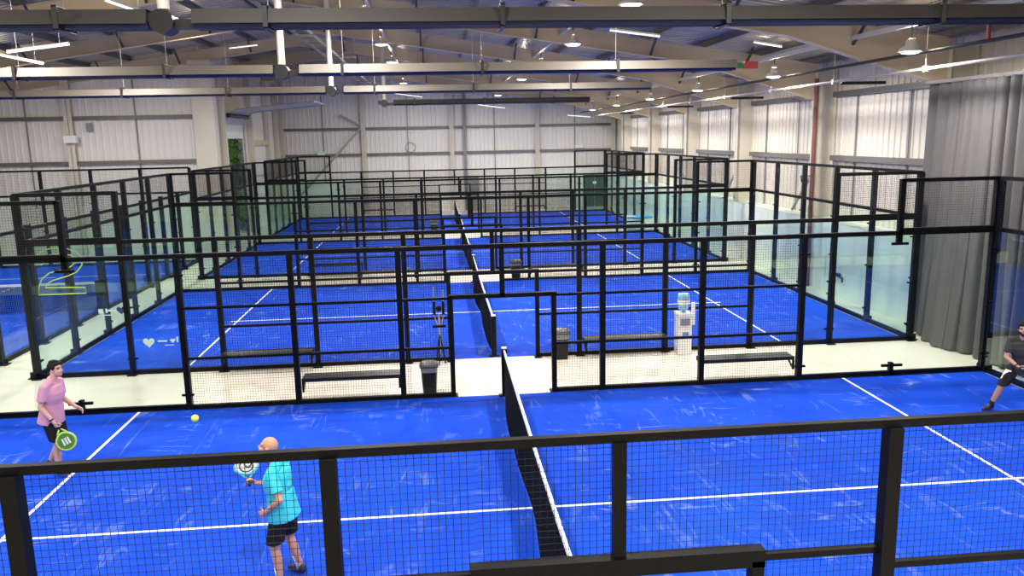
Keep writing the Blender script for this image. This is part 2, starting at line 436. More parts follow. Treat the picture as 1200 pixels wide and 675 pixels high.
for y in (DO0, DO1):
    for x in (-7.6, -9.0):
        m = MB(); m.tube([(x, y, 6.9), (x, y, 8.9)], .03, 6); m.build('hanger', M['silver'], t)
m = MB(); m.tube([(XL+.35, DO0-.2, 6.35), (XL+.35, DO1+.2, 6.35)], .12, 10); m.build('spring_shaft', M['dark'], t)
t = thing('door_2', 'closed white sectional shutter beside the loading door', 'door', (XL, 45, 0), kind='structure')
m = MB()
for i in range(6): m.bb((XL+.05, 43.1, i*.8+.01), (XL+.12, 46.8, i*.8+.79))
m.build('shutter', M['doorwhite'], t)
m = MB(); m.bb((XL+.04, 42.9, 4.8), (XL+.3, 47, 5.1)); m.build('head_box', M['steel'], t)
t = thing('shipping_container', 'slate grey container standing outside the loading door', 'container', (-14.75, 49, 0))
m = MB(); m.bb((-16.5, 45.0, 0), (-12.9, 53, 7)); m.build('body', M['shed'], t)
m = MB()
for yy in range(26): m.bb((-16.4+yy*.13, 44.95, .2), (-16.33+yy*.13, 45.0, 6.9))
m.build('ribbed_side', M['shed'], t)
m = MB(); rnd = random.Random(3)
for i in range(2600):
    c = V((-13.05+max(-.6,min(.6,rnd.gauss(0, .25))), 43.4+max(-.9,min(1.2,rnd.gauss(0, .5))), abs(rnd.gauss(2.6, 1.9)))); a = rnd.uniform(0, 2*PI); b = rnd.uniform(-.8, .8); s = rnd.uniform(.09, .2)
    d1 = V((math.cos(a)*math.cos(b), math.sin(a)*math.cos(b), math.sin(b))); d2 = d1.cross(V((rnd.random()-.5, rnd.random()-.5, 1))).normalized()
    m.add([c-d1*s, c+d2*s*.45, c+d1*s, c-d2*s*.45], [(0, 1, 2, 3)])
hg = m.build('hedge', M['leaf']); tag(hg, 'sunlit green foliage seen through the loading door', 'hedge', kind='stuff')
m = MB(); m.bb((-34, YL+.3, -.25), (XL-.05, YB+8, -.01)); struct('ground', m, M['grey'], 'grey yard surface outside the loading door', 'ground')
tag(MB().bb((-17.84, YL-.62, 5.12), (-17.3, YL-.37, 5.45)).build('wall_box', M['white']), 'small white box on the cream column at upper left', 'box')
tag(MB().bb((-16.95, YL-.24, 5.62), (-16.72, YL-.12, 6.0)).build('wall_sensor', M['grey']), 'small grey sensor just right of the cream column at upper left', 'sensor')
def exitlight(x, z, label, mat):
    t = thing('emergency_light', label, 'light', (x, YB-.3, z))
    MB().bb((x-.26, YB-.30, z-.12), (x+.26, YB-.05, z+.12)).build('housing', M[mat], t)
    MB().bb((x-.23, YB-.31, z-.09), (x+.23, YB-.295, z+.06)).build('diffuser', M['white'], t)
exitlight(8.91, 4.25, 'small white emergency light above the right part of the end wall', 'white')
exitlight(-8.99, 4.15, 'small pale green exit light left of the diagonal brace', 'signgreen')
m = MB(); m.tube([(-2.89+.33*math.cos(a/20*2*PI), YB-.1, 4.42+.33*math.sin(a/20*2*PI)) for a in range(20)], .025, 6, closed=True)
tag(m.build('wall_ring', M['grey']), 'thin grey ring fixed on the end wall', 'ring')
t = thing('door_3', 'dark green double door in the far end wall', 'door', (10.0, YB-.2, 0), kind='structure')
MB().bb((9.3, YB-.24, 0), (10.02, YB-.16, 2.15)).build('leaf', M['doorgreen'], t); MB().bb((10.06, YB-.24, 0), (10.78, YB-.16, 2.15)).build('leaf', M['doorgreen'], t)
MB().bb((9.22, YB-.22, 0), (9.3, YB-.14, 2.24)).bb((10.78, YB-.22, 0), (10.86, YB-.14, 2.24)).bb((9.22, YB-.22, 2.15), (10.86, YB-.14, 2.24)).build('frame', M['black'], t)
MB().bb((9.9, YB-.262, 1.6), (10.15, YB-.242, 1.78)).build('sign_plate', M['white'], t)
t = thing('distribution_cabinet', 'tall grey cabinet standing by the end wall behind the gate', 'cabinet', (1.3, YB-.5, 0))
MB().bb((.95, YB-.9, 0), (1.75, YB-.45, 2.4)).build('body', M['grey'], t); MB().bb((1.0, YB-.92, .1), (1.7, YB-.9, 2.3)).build('door', M['grey'], t); MB().bb((1.62, YB-.95, 1.1), (1.66, YB-.92, 1.3)).build('handle', M['black'], t)
# small camera on the wall column
t = thing('security_camera', 'small dark camera on a bracket beside the right-hand column', 'camera', (10.85, 20.4, 3.5))
m = MB(); m.bar((11.0, 20.3, 3.55), (10.72, 20.3, 3.55), .05); m.build('bracket', M['grey'], t)
m = MB(); m.tube([(10.72, 20.35, 3.52), (10.62, 20.05, 3.42)], .07, 10); m.build('housing', M['dark'], t)
t = thing('outside_tap', 'dark brass tap with pipe on the white blockwork behind the glass', 'tap', (XW-.02, 18.0, .62))
m = MB(); m.tube([(XW, 18.3, .65), (XW-.06, 18.0, .65), (XW-.06, 17.6, .62), (XW-.06, 17.6, .5)], .03, 8); m.build('pipe', M['dark'], t)
m = MB(); m.bb((XW-.1, 17.75, .66), (XW-.03, 17.95, .74)); m.build('handle', M['dark'], t)

# ------------------------------------------------------------------ courts
def fmt(court): return court
class Frame2:
    """fence coordinates: s along, d outwards, z up"""
    def __init__(s, o, a, n): s.o = V((o[0], o[1], 0)); s.a = V((a[0], a[1], 0)); s.n = V((n[0], n[1], 0))
    def __call__(s, u, d, z): return s.o+s.a*u+s.n*d+V((0, 0, z))
    def box(s, mb, u0, u1, d0, d1, z0, z1):
        P = [s(u, d, z) for u in (u0, u1) for d in (d0, d1) for z in (z0, z1)]
        mb.add(P, [(0, 1, 3, 2), (4, 6, 7, 5), (0, 4, 5, 1), (2, 3, 7, 6), (0, 2, 6, 4), (1, 5, 7, 3)])
        return mb
def wires(F, mb, u0, u1, z0, z1, th, d=.0, sp=.05):
    h = th/2
    nu = max(1, int(round((u1-u0)/sp))); nz = max(1, int(round((z1-z0)/sp)))
    for i in range(1, nu):
        u = u0+(u1-u0)*i/nu
        P = [F(u-h, d, z0), F(u, d-h, z0), F(u+h, d, z0), F(u, d+h, z0), F(u-h, d, z1), F(u, d-h, z1), F(u+h, d, z1), F(u, d+h, z1)]
        mb.add(P, [(0, 1, 5, 4), (1, 2, 6, 5), (2, 3, 7, 6), (3, 0, 4, 7)])
    for i in range(1, nz):
        z = z0+(z1-z0)*i/nz
        P = [F(u0, d, z-h), F(u0, d-h, z), F(u0, d, z+h), F(u0, d+h, z), F(u1, d, z-h), F(u1, d-h, z), F(u1, d, z+h), F(u1, d+h, z)]
        mb.add(P, [(0, 1, 5, 4), (1, 2, 6, 5), (2, 3, 7, 6), (3, 0, 4, 7)])
PW = .105
def post(F, root, u, z1, w=PW, dep=.10, z0=0, mat='black', off=None, plate=True):
    m = MB(); o = .0 if off is None else off
    F.box(m, u-w/2, u+w/2, o-.01, o+dep, z0, z1)
    if plate and z0 == 0: F.box(m, u-w*.95, u+w*.95, o-.02, o+dep+.10, 0, .02); F.box(m, u-.01, u+.01, o+dep, o+dep+.09, .02, .14)
    return m.build('post', M[mat], root)
def rail(F, root, u0, u1, z, h=.075, dep=.075, mat='black', name='rail', d0=0):
    m = MB(); F.box(m, u0, u1, d0, d0+dep, z-h/2, z+h/2); return m.build(name, M[mat], root)
def glass(F, root, u0, u1, z1=2.93):
    m = MB(); F.box(m, u0+.006, u1-.006, -.012, 0, .06, z1); return m.build('glass_panel', M['glass'], root)
def clips(F, root, u, zs=(.35, 1.5, 2.6)):
    for z in zs:
        m = MB(); F.box(m, u-.11, u+.11, -.03, .02, z-.018, z+.018); m.build('glass_clip', M['black'], root)
def upper(F, root, u0, u1, th, z0=3.0, z1=4.0, ends=True):
    m = MB(); wires(F, m, u0, u1, z0, z1, th); m.build('mesh_panel', M['wire'], root)

def side_fence(label, o, a, n, th, seam=False, midz=1.97, outz=1.97, lower=True, beam=.08, mullion=True, mat='black', rh=.085):
    F = Frame2(o, a, n); root = thing('court_fence', label, 'fence', F(0, 0, 0))
    P6, P4, P2 = 6.03, 3.98, 1.97
    for sg in (-1, 1):
        for u in (P2, P4, P6): post(F, root, sg*u, 2.93, mat=mat)
        post(F, root, sg*1.0, midz, w=.09, mat=mat)
        post(F, root, sg*10, 4.03, mat=mat)
        if seam:
            m = MB(); F.box(m, sg*8-.04, sg*8+.04, 0, .09, 0, .28); F.box(m, sg*8-.22, sg*8+.22, -.02, .03, .2, .25); m.build('seam_bracket', M['black'], root)
            m = MB(); F.box(m, sg*8-.05, sg*8+.05, 0, .09, 2.75, 4.03); F.box(m, sg*8-.17, sg*8+.17, -.02, .03, 2.72, 2.77); m.build('post', M['black'], root)
        else:
            post(F, root, sg*8, 4.03, mat=mat); clips(F, root, sg*8)
        clips(F, root, sg*6.03, (.3, 2.6)); clips(F, root, sg*10, (.4, 1.4, 2.5))
        lo, hi = (lambda p, q: (min(p, q), max(p, q)))(sg*6.03, sg*8); glass(F, root, lo, hi)
        lo, hi = (lambda p, q: (min(p, q), max(p, q)))(sg*8, sg*10); glass(F, root, lo, hi)
        upper(F, root, lo, hi, th); rail(F, root, lo, hi, 4.0); rail(F, root, lo, hi, 3.02, .07)
        lo, hi = sorted((sg*6.03, sg*10)); rail(F, root, lo, hi, .05, .11, mat=mat, name='base_rail')
        # mesh bays
        for u0, u1, z in ((P2, P4, outz), (P4, P6, outz)):
            lo, hi = sorted((sg*u0, sg*u1)); m = MB(); wires(F, m, lo, hi, .06, 2.92, th); m.build('mesh_panel', M['wire'], root)
            rail(F, root, lo, hi, z, .05, .05)
            if lower: rail(F, root, lo, hi, 1.0, .05, .05)
        lo, hi = sorted((sg*1.0, sg*P2)); m = MB(); wires(F, m, lo, hi, .06, 2.92, th); m.build('mesh_panel', M['wire'], root)
        rail(F, root, lo, hi, midz, .05, .05)
        if lower: rail(F, root, lo, hi, 1.0, .05, .05)
        lo, hi = sorted((sg*1.0, sg*P6)); rail(F, root, lo, hi, .045, .08, mat=mat, name='base_rail')
        lo, hi = sorted((0, sg*1.0)); m = MB(); wires(F, m, lo, hi, midz+.04, 2.92, th); m.build('mesh_panel', M['wire'], root)
    rail(F, root, -10, 10, 2.955, rh, rh, mat=mat, name='top_rail')
    rail(F, root, -1.05, 1.05, midz+.02, beam, .10, mat=mat, name='gate_beam')
    if mullion:
        m = MB(); F.box(m, -.045, .045, 0, .08, midz, 2.93); m.build('mullion', M[mat], root)
    return root, F

def back_wall(label, o, a, n, th, mat='navy', length=10.0, up=True):
    F = Frame2(o, a, n); root = thing('glass_back_wall', label, 'glass wall', F(0, 0, 0))
    k = int(length/2)
    for i in range(k+1):
        post(F, root, -length/2+2*i, 4.0 if up else 3.05, mat=mat, dep=.11, w=.11)
        clips(F, root, -length/2+2*i)
    for i in range(k):
        u = -length/2+2*i; glass(F, root, u, u+2)
        if up: upper(F, root, u, u+2, th)
    rail(F, root, -length/2, length/2, .05, .11, name='base_rail')
    rail(F, root, -length/2, length/2, 2.98, .08)
    if up: rail(F, root, -length/2, length/2, 4.0, name='top_rail')
    return root, F

FENCE = {}
for i, y0 in enumerate(COURTY):
    cn = CN[i]
    th = (.0045, .0048, .005, .0052)[i]
    # playing surface
    t = thing('court_surface', 'blue artificial turf of the %s with scuffed pale streaks' % cn, 'court', (0, y0+5, 0), 'blue court surfaces')
    tf = MB(); nx, ny = 20, 10
    tf.bb((-9.96, y0+.03, .001), (9.96, y0+9.97, .012)); tf.build('turf', M['turf'], t)
    for x in (-6.95, 6.95): MB().bb((x-.025, y0+.03, .012), (x+.025, y0+9.97, .0145)).build('court_line', M['line'], t)
    for x0, x1 in ((-7.15, 0), (0, 7.15)): MB().bb((x0, y0+4.975, .012), (x1, y0+5.025, .015)).build('court_line', M['line'], t)
    FENCE[i, 'near'] = side_fence('black mesh and glass fence along the near side of the %s' % cn, (0, y0), (1, 0), (0, -1), th if i else .0042,
                                  seam=False, midz=1.99, outz=1.86 if i == 0 else 1.97, lower=(i > 0), beam=.13 if i == 0 else .08, rh=.062 if i == 0 else .085)
    FENCE[i, 'far'] = side_fence('black mesh and glass fence along the far side of the %s' % cn, (0, y0+10), (1, 0), (0, 1), (.0046, .0048, .005, .0052)[i], seam=(i == 0))
    back_wall('glass end wall of the %s on the right-hand side' % cn, (10, y0+5), (0, 1), (1, 0), .005)
    back_wall('glass end wall of the %s on the left-hand side' % cn, (-10, y0+5), (0, 1), (-1, 0), .005)
    # net
    t = thing('court_net', 'black net with white top band across the %s' % cn, 'net', (0, y0+5, 0), 'court nets')
    m = MB(); H = lambda y: .88+.06*((y-5)/5)**2; rnd = random.Random(i)
    bil = lambda y, f: -(.10+.04*math.sin(y*.9+i)+.015*math.sin(y*2.3))*(1-f)**1.3*min(1, (y-.1)/2.2, (9.9-y)/2.2)
    nv = 220; cth = .014 if i < 2 else .018
    ys = [.12+9.76*q/nv for q in range(nv+1)]; zf = [q/6 for q in range(7)]
    for y in ys:
        pp = [V((bil(y, f), y0+y, .04+(H(y)-.07)*f)) for f in zf]
        for a, b in zip(pp, pp[1:]): m.bar(a, b, cth, cth*.8, up=(0, 1, 0), caps=False)
    for q in range(1, 21):
        f = q/20; step = 4
        pp = [V((bil(y, f), y0+y, .04+(H(y)-.07)*f)) for y in ys[::step]]
        for a, b in zip(pp, pp[1:]): m.bar(a, b, cth, cth, caps=False)
    m.build('net_mesh', M['net'], t)
    m = MB(); n = 40
    for q in range(n):
        ya, yb = .1+9.8*q/n, .1+9.8*(q+1)/n
        m.bar((0, y0+ya, H(ya)-.02), (0, y0+yb, H(yb)-.02), .03, .07, caps=True)
    m.build('top_band', M['band'], t)
    for y in (.10, 9.90):
        m = MB(); m.bb((-.055, y0+y-.05, .013), (.055, y0+y+.05, .97)); m.bb((-.12, y0+y-.06, .013), (.12, y0+y+.06, .04)); m.build('net_post', M['black'], t)
        m = MB(); m.bb((-.05, y0+y-.05, .97), (.05, y0+y+.05, .99)); m.build('post_cap', M['band'], t)

# ---- the turned court on the left
t = thing('court_surface', 'blue artificial turf of the side court seen through glass at far left', 'court', (-16.5, 20, 0), 'blue court surfaces')
MB().bb((-21.46, 10.03, .001), (-11.56, 29.97, .012)).build('turf', M['turf'], t)
for y in (13.05, 26.95): MB().bb((-21.46, y-.025, .012), (-11.56, y+.025, .0145)).build('court_line', M['line'], t)
for y0_, y1_ in ((12.85, 20), (20, 27.15)): MB().bb((-16.525, y0_, .012), (-16.475, y1_, .015)).build('court_line', M['line'], t)
back_wall('glass and mesh end wall of the side court, far end at left', (-16.5, 30), (1, 0), (0, 1), .0055, mat='black')
F = Frame2((-11.5, 20), (0, 1), (1, 0)); root = thing('glass_side_wall', 'long glass side wall of the side court along the pale walkway', 'glass wall', (-11.5, 20, 0))
for i in range(11):
    post(F, root, -10+2*i, 3.08, mat='navy', w=.13, dep=.12); clips(F, root, -10+2*i)
    if i < 10: glass(F, root, -10+2*i, -8+2*i)
rail(F, root, -10, 10, .05, .11, name='base_rail'); rail(F, root, -10, 10, 2.97, .08, name='top_rail')
t = thing('court_net', 'black net across the side court at far left', 'net', (-16.5, 20, 0), 'court nets')
m = MB()
for q in range(200): m.bar((-21.4+9.8*q/200, 20, .04), (-21.4+9.8*q/200, 20, .87), .014, .014, caps=False)
for q in range(18): m.bar((-21.4, 20, .06+.046*q), (-11.6, 20, .06+.046*q), .014, .014, caps=False)
m.build('net_mesh', M['net'], t); MB().bb((-21.4, 19.985, .85), (-11.6, 20.015, .92)).build('top_band', M['band'], t)
for x in (-21.43, -11.58): MB().bb((x-.05, 19.95, 0), (x+.05, 20.05, .97)).build('net_post', M['black'], t)

# ---- decals on the glass of the second court
root, F = FENCE[1, 'near']
gl = [c for c in root.children if c.name.startswith('glass_panel')]
def panel_at(x): return min(gl, key=lambda g: abs(sum(v.co.x for v in g.data.vertices)/len(g.data.vertices)-x))
yd = 12.72-.004+.02
two = [(-9.81, 2.50), (-9.8, 2.58), (-9.72, 2.74), (-9.60, 2.82), (-9.36, 2.86), (-9.11, 2.83), (-8.93, 2.76), (-8.84, 2.63), (-8.85, 2.47), (-8.98, 2.32), (-9.17, 2.24), (-9.5, 2.15), (-9.62, 2.08), (-9.66, 2.0), (-8.84, 1.98), (-8.84, 1.85), (-9.81, 1.85), (-9.79, 2.02), (-9.72, 2.18), (-9.54, 2.32), (-9.28, 2.38), (-9.09, 2.44), (-8.99, 2.52), (-8.98, 2.62), (-9.06, 2.69), (-9.31, 2.73), (-9.49, 2.71), (-9.62, 2.63), (-9.67, 2.5)]
m = MB(); m.tube([(x, 12.742, z) for x, z in two], .0135, 6, closed=True)
o = m.build('number_decal', M['yellowgreen'], panel_at(-9)); o['label'] = 'lime outlined number 2 on the glass'
def heart(cx, cz, s, mat, par):
    poly = []
    for a in range(24):
        q = a/24*2*PI; x = 16*math.sin(q)**3/17; z = (13*math.cos(q)-5*math.cos(2*q)-2*math.cos(3*q)-math.cos(4*q))/17
        poly.append((cx+x*s, 12.728, cz+z*s))
    mm = MB(); mm.prism(poly, (0, .004, 0)); return mm.build('heart_decal', M[mat], par)
heart(-7.63, .70, .13, 'whitedecal', panel_at(-7)); heart(-8.14, 1.45, .105, 'navydecal', panel_at(-9))
heart(-7.12, .72, .06, 'whitedecal', panel_at(-7))
MB().bb((-7.44, 12.728, .70), (-7.24, 12.732, .735)).bb((-7.30, 12.728, .615), (-7.10, 12.732, .63)).bb((-7.04, 12.728, .68), (-7.0, 12.732, .80)).build('sponsor_strip', M['whitedecal'], panel_at(-7))
MB().bb((-8.42, 12.728, 1.43), (-8.24, 12.732, 1.47)).bb((-8.62, 12.728, 1.39), (-8.52, 12.732, 1.49)).bb((-8.47, 12.728, 1.4), (-8.43, 12.732, 1.49)).bb((-8.55, 12.728, 1.34), (-8.36, 12.732, 1.36)).build('sponsor_strip', M['whitedecal'], panel_at(-9))
MB().bb((-9.45, 12.728, 2.385), (-9.2, 12.732, 2.41)).build('caption_strip', M['dark'], panel_at(-9))

# ------------------------------------------------------------------ benches, bins, cooler, stand, bundle
def make_bench(label, x0, x1, y, group):
    t = thing('bench', label, 'bench', (x0, y, 0), group)
    L = x1-x0; a, b = x0+.055, x1-.055; s = 1
    MB().bb((a, y-.17, .43), (b, y-.02, .465)).build('slat', M['bench'], t)
    MB().bb((a, y+.02, .43), (b, y+.17, .465)).build('slat', M['bench'], t)
    m = MB(); m.bb((a, y-.195, .40), (b, y-.175, .47)).bb((a, y+.175, .40), (b, y+.195, .47)).bb((a, y-.02, .405), (b, y+.02, .425)); m.build('frame', M['benchframe'] if False else M['bench'], t)
    MB().bb((a, y-.012, .4655), (b, y+.012, .467)).build('trim_strip', M['benchframe'], t)
    for x in (a+.02, b-.02):
        m = MB(); m.bb((x-.02, y-.19, .385), (x+.02, y+.19, .405)); m.bar((x, y-.17, .22), (x, y+.12, .39), .03); m.bb((x-.02, y-.2, .20), (x+.02, y-.17, .40)); m.build('bracket', M['black'], t)
    return t
def bench_far(label, x0, x1, y): return make_bench(label, x0, x1, y, 'benches beside the courts')
bench_far('long black bench outside the nearest court, left of its gate by the bin', -3.98, -1.97, 10.32)
bench_far('long black bench outside the nearest court, right of the gate near the glass', 3.98, 6.03, 10.32)
bench_far('black bench against the second court fence, left of the net', -6.03, -3.98, 12.40)
bench_far('black bench against the second court fence, between bin and water cooler', 1.97, 3.98, 12.40)
bench_far('small dark bench beyond the second court, left of its net', -3.98, -1.97, 23.04)
bench_far('small dark bench beyond the second court, right of its net beside a bin', 1.97, 3.98, 23.04)
bench_far('distant bench before the third court fence, left of the net', -6.03, -3.98, 25.1)
bench_far('distant bench beyond the farthest court, right of the gate', 3.98, 6.03, 48.5)
bench_far('distant bench beyond the farthest court, left of the gate', -6.03, -3.98, 48.5)

def make_bin(label, x, y, s=1.0):
    t = thing('litter_bin', label, 'bin', (x, y, 0), 'black litter bins')
    def rr(w, d, z, n=20):
        pts = []
        for q in range(n):
            a = 2*PI*q/n; c, sn = math.cos(a), math.sin(a); p = .5
            pts.append(V((x+w/2*math.copysign(abs(c)**p, c), y+d/2*math.copysign(abs(sn)**p, sn), z)))
        return pts
    def shell(rings, name, mat):
        m = MB(); n = len(rings[0]); vs = [p for r in rings for p in r]
        fs = [(i*n+j, i*n+(j+1) % n, (i+1)*n+(j+1) % n, (i+1)*n+j) for i in range(len(rings)-1) for j in range(n)]
        fs += [tuple(reversed(range(n))), tuple((len(rings)-1)*n+j for j in range(n))]
        m.add(vs, fs); return m.build(name, mat, t)
    shell([rr(.27*s, .22*s, .002), rr(.30*s, .25*s, .25*s), rr(.325*s, .27*s, .50*s)], 'body', M['bin'])
    shell([rr(.335*s, .28*s, .43*s), rr(.35*s, .29*s, .52*s), rr(.34*s, .28*s, .525*s)], 'liner_rim', M['bag'])
    shell([rr(.38*s, .32*s, .525*s), rr(.39*s, .33*s, .56*s), rr(.36*s, .30*s, .60*s), rr(.26*s, .22*s, .63*s), rr(.1*s, .09*s, .64*s)], 'lid', M['binlid'])
    return t
make_bin('black litter bin with grey lid outside the nearest court, left of gate', -1.47, 10.42)
make_bin('black litter bin against the second court fence, right of its gate', 1.5, 12.42, 1.12)
make_bin('black litter bin beyond the second court beside a bench', 1.52, 23.05, 1.12)
make_bin('dark bin far back between the third and farthest courts', -1.4, 37.6, 1.2)

# water cooler
x, y = 4.33, 12.38
t = thing('water_cooler', 'white water cooler with a blue bottle on top and a cup tube', 'water cooler', (x, y, 0))
MB().bb((x-.155, y-.16, .01), (x+.155, y+.16, .92)).bb((x-.165, y-.17, .92), (x+.165, y+.17, .98)).build('cabinet', M['white'], t)
m = MB(); m.lathe((x, y, 0), [(.05, .98), (.055, 1.03), (.125, 1.07), (.135, 1.12), (.127, 1.14), (.135, 1.16), (.127, 1.26), (.137, 1.28), (.137, 1.38), (.12, 1.42), (.05, 1.43)], 20); m.build('bottle', M['water'], t, True)
MB().lathe((x, y, 0), [(.139, 1.17), (.139, 1.27)], 20).build('bottle_label', M['white'], t)
m = MB(); m.tube([(x+.2, y-.1, .70), (x+.2, y-.1, 1.22)], .045, 12); m.build('cup_dispenser', M['white'], t)
MB().bb((x-.11, y-.172, .70), (x+.11, y-.16, .86)).build('tap_recess', M['grey'], t)
for dx in (-.05, .05): MB().bb((x+dx-.015, y-.205, .79), (x+dx+.015, y-.17, .84)).build('tap', M['bluelabel'], t)
MB().bb((x-.06, y-.163, .45), (x+.09, y-.16, .54)).build('label_panel', M['bluelabel'], t)

# folded stand by the second court's gate
x, y = -1.24, 12.36
t = thing('folding_stand', 'thin grey folding stand with paired uprights beside the second court gate', 'stand', (x, y, 0))
m = MB(); m.tube([(x, y, .25), (x+.0, y, 1.15)], .024, 8); m.build('column', M['silver'], t)
for dx, tp in ((-.10, 1.78), (.10, 1.70)):
    m = MB(); m.tube([(x+dx*.25, y, .85), (x+dx, y, 1.12), (x+dx, y, tp)], .014, 8); m.build('upright', M['silver'], t)
    m = MB(); m.tube([(x+dx, y, 1.15), (x+dx, y, 1.45)], .03, 8); m.build('grip', M['black'], t)
m = MB(); m.lathe((x, y, 0), [(.02, 1.22), (.06, 1.25), (.06, 1.33), (.02, 1.36)], 12); m.build('knob', M['black'], t)
MB().bb((x-.15, y-.03, .86), (x+.15, y+.03, .91)).build('crossbar', M['black'], t)
for a in (.3, .3+2*PI/3, .3+4*PI/3):
    m = MB(); m.tube([(x, y, .75), (x+.12*math.cos(a), y+.12*math.sin(a), .015)], .016, 8); m.build('leg', M['black'], t)

# wrapped bundle far right
t = thing('wrapped_bundle', 'plastic-wrapped bundle under a blue sheet beside the glass at far right', 'bundle', (9.35, 36.6, 0))
def lump(c, d, seed, amp, n=14):
    m = MB(); rnd = random.Random(seed); vs = []; 
    for i in range(n+1):
        th_ = PI*i/n
        for j in range(2*n):
            ph = PI*j/n; x_, y_, z_ = math.sin(th_)*math.cos(ph), math.sin(th_)*math.sin(ph), math.cos(th_)
            q = lambda v_: math.copysign(abs(v_)**.55, v_); r = 1+rnd.uniform(-amp, amp)
            vs.append(V((c[0]+q(x_)*d[0]/2*r, c[1]+q(y_)*d[1]/2*r, max(.005, c[2]+q(z_)*d[2]/2*r))))
    m.add(vs, [(i*2*n+j, (i+1)*2*n+j, (i+1)*2*n+(j+1) % (2*n), i*2*n+(j+1) % (2*n)) for i in range(n) for j in range(2*n)])
    return m
lump((9.2, 36.6, .33), (1.1, .9, .66), 1, .06).build('wrap', M['sack'], t, False)
lump((9.55, 36.6, .70), (1.15, .95, .14), 2, .05).build('cover_sheet', M['tarp'], t, False)
lump((8.95, 36.55, .74), (.5, .5, .1), 5, .08).build('cover_sheet', M['sack'], t, False)

# ------------------------------------------------------------------ curtain
def curtain():
    root = thing('stage_curtain', 'tall grey pleated curtain hanging along the right wall', 'curtain', (10.5, 8, 0))
    m = MB(); y0, y1 = -1.5, 13.45; n = 460; nz = 26; vs = []
    for i in range(n+1):
        s = i/n; y = y0+(y1-y0)*s
        for j in range(nz+1):
            f = j/nz; z = .03+f*6.0
            ph = s*2*PI*37+1.6*math.sin(s*23)+.5*math.sin(f*2.1+s*40)
            amp = (.115-.035*f)*(0.75+.35*math.sin(s*31+2))
            x = 10.55+amp*math.sin(ph)+.03*math.sin(ph*2.3+f*3)
            yy = y+.05*math.cos(ph)+(1-f)**2*.12*math.sin(s*61)
            # free edge kicks out on the floor
            x -= (1-f)**3*.16*max(0, math.sin(s*29+.7)); x += (0.10 if s > .93 else 0)*(s-.93)/.07
            if s > .84: x -= .22*(1-f)**1.5*(1-abs((s-.92)/.08)) if s < 1 else 0
            vs.append((min(x, 10.86), yy, z))
    m.add(vs, [(i*(nz+1)+j, (i+1)*(nz+1)+j, (i+1)*(nz+1)+j+1, i*(nz+1)+j+1) for i in range(n) for j in range(nz)])
    m.build('cloth', M['curtain'], root, True)
    m = MB(); m.bb((10.5, -1.6, 6.02), (10.6, 13.55, 6.1)); m.build('track', M['purlin'], root)
curtain()

# ------------------------------------------------------------------ roof services
def heater(label, y, z, x0, xf, x1, ftop, mat, both=True):
    t = thing('radiant_heater', label, 'heater', (xf, y, z))
    spans = [(x0, xf-.26)] if both else []
    spans.append((xf+.28, x1))
    for a, b in spans:
        m = MB()      # trough reflector
        prof = [(-.24, -.10), (-.17, .08), (.17, .08), (.24, -.10), (.225, -.10), (.16, .065), (-.16, .065), (-.225, -.10)]
        n = len(prof); P = [(a, y+py, z+pz) for py, pz in prof]+[(b, y+py, z+pz) for py, pz in prof]
        m.add(P, [(i, (i+1) % n, (i+1) % n+n, i+n) for i in range(n)]); m.build('reflector', M[mat], t)
        for dy in (-.1, .1):
            m = MB(); m.tube([(a, y+dy, z-.1), (b, y+dy, z-.1)], .05, 8); m.build('burner_tube', M['tubeblue'], t)
        q = a+.9
        while q < b:
            m = MB(); m.bb((q-.03, y-.27, z-.17), (q+.03, y+.27, z-.155)); m.bb((q-.03, y-.27, z-.17), (q+.03, y-.255, z+.12)); m.bb((q-.03, y+.255, z-.17), (q+.03, y+.27, z+.12)); m.bb((q-.03, y-.27, z+.1), (q+.03, y+.27, z+.115)); m.build('strap', M['dark'], t)
            m = MB(); m.tube([(q, y, z+.1), (q, y, zraf(q)+.5)], .005, 5); m.build('chain', M['silver'], t)
            q += 2.95
    m = MB(); m.tube([(xf-.1, y-.16, z-.06), (xf-.1, y+.16, z-.06)], .15, 14); m.bb((xf-.35, y-.12, z-.1), (xf-.2, y+.12, z+.05)); m.bb((xf+.05, y-.1, z-.14), (xf+.5, y+.1, z-.03)); m.build('fan', M['dark'], t)
    m = MB(); m.tube([(xf-.1, y, z+.1), (xf-.1, y, ftop)], .075, 12); m.build('flue', M['flue'], t)
    return t
heater('nearest radiant tube heater, dark and crossing the whole view', 5.7, 6.55, -12.5, -4.4, 12-2.2, 9.6, 'heater_grey')
h2 = heater('second radiant tube heater from the camera, with a red and green end box', 12.8, 6.5, -13.5, -4.25, 5.5, 9.6, 'heater')
MB().bb((5.52, 12.72, 6.40), (5.72, 12.88, 6.52)).build('end_box', M['green'], h2); MB().bb((5.70, 12.66, 6.38), (6.0, 12.94, 6.54)).build('end_box', M['red'], h2)
heater('third radiant tube heater from the camera, tan with dark right end', 19.9, 6.5, -14, -4.1, 5.5, 9.6, 'heater')
heater('farthest radiant tube heater, right of its flue', 30, 6.55, -14, -3.15, 5.5, 9.6, 'heater_grey', both=False)

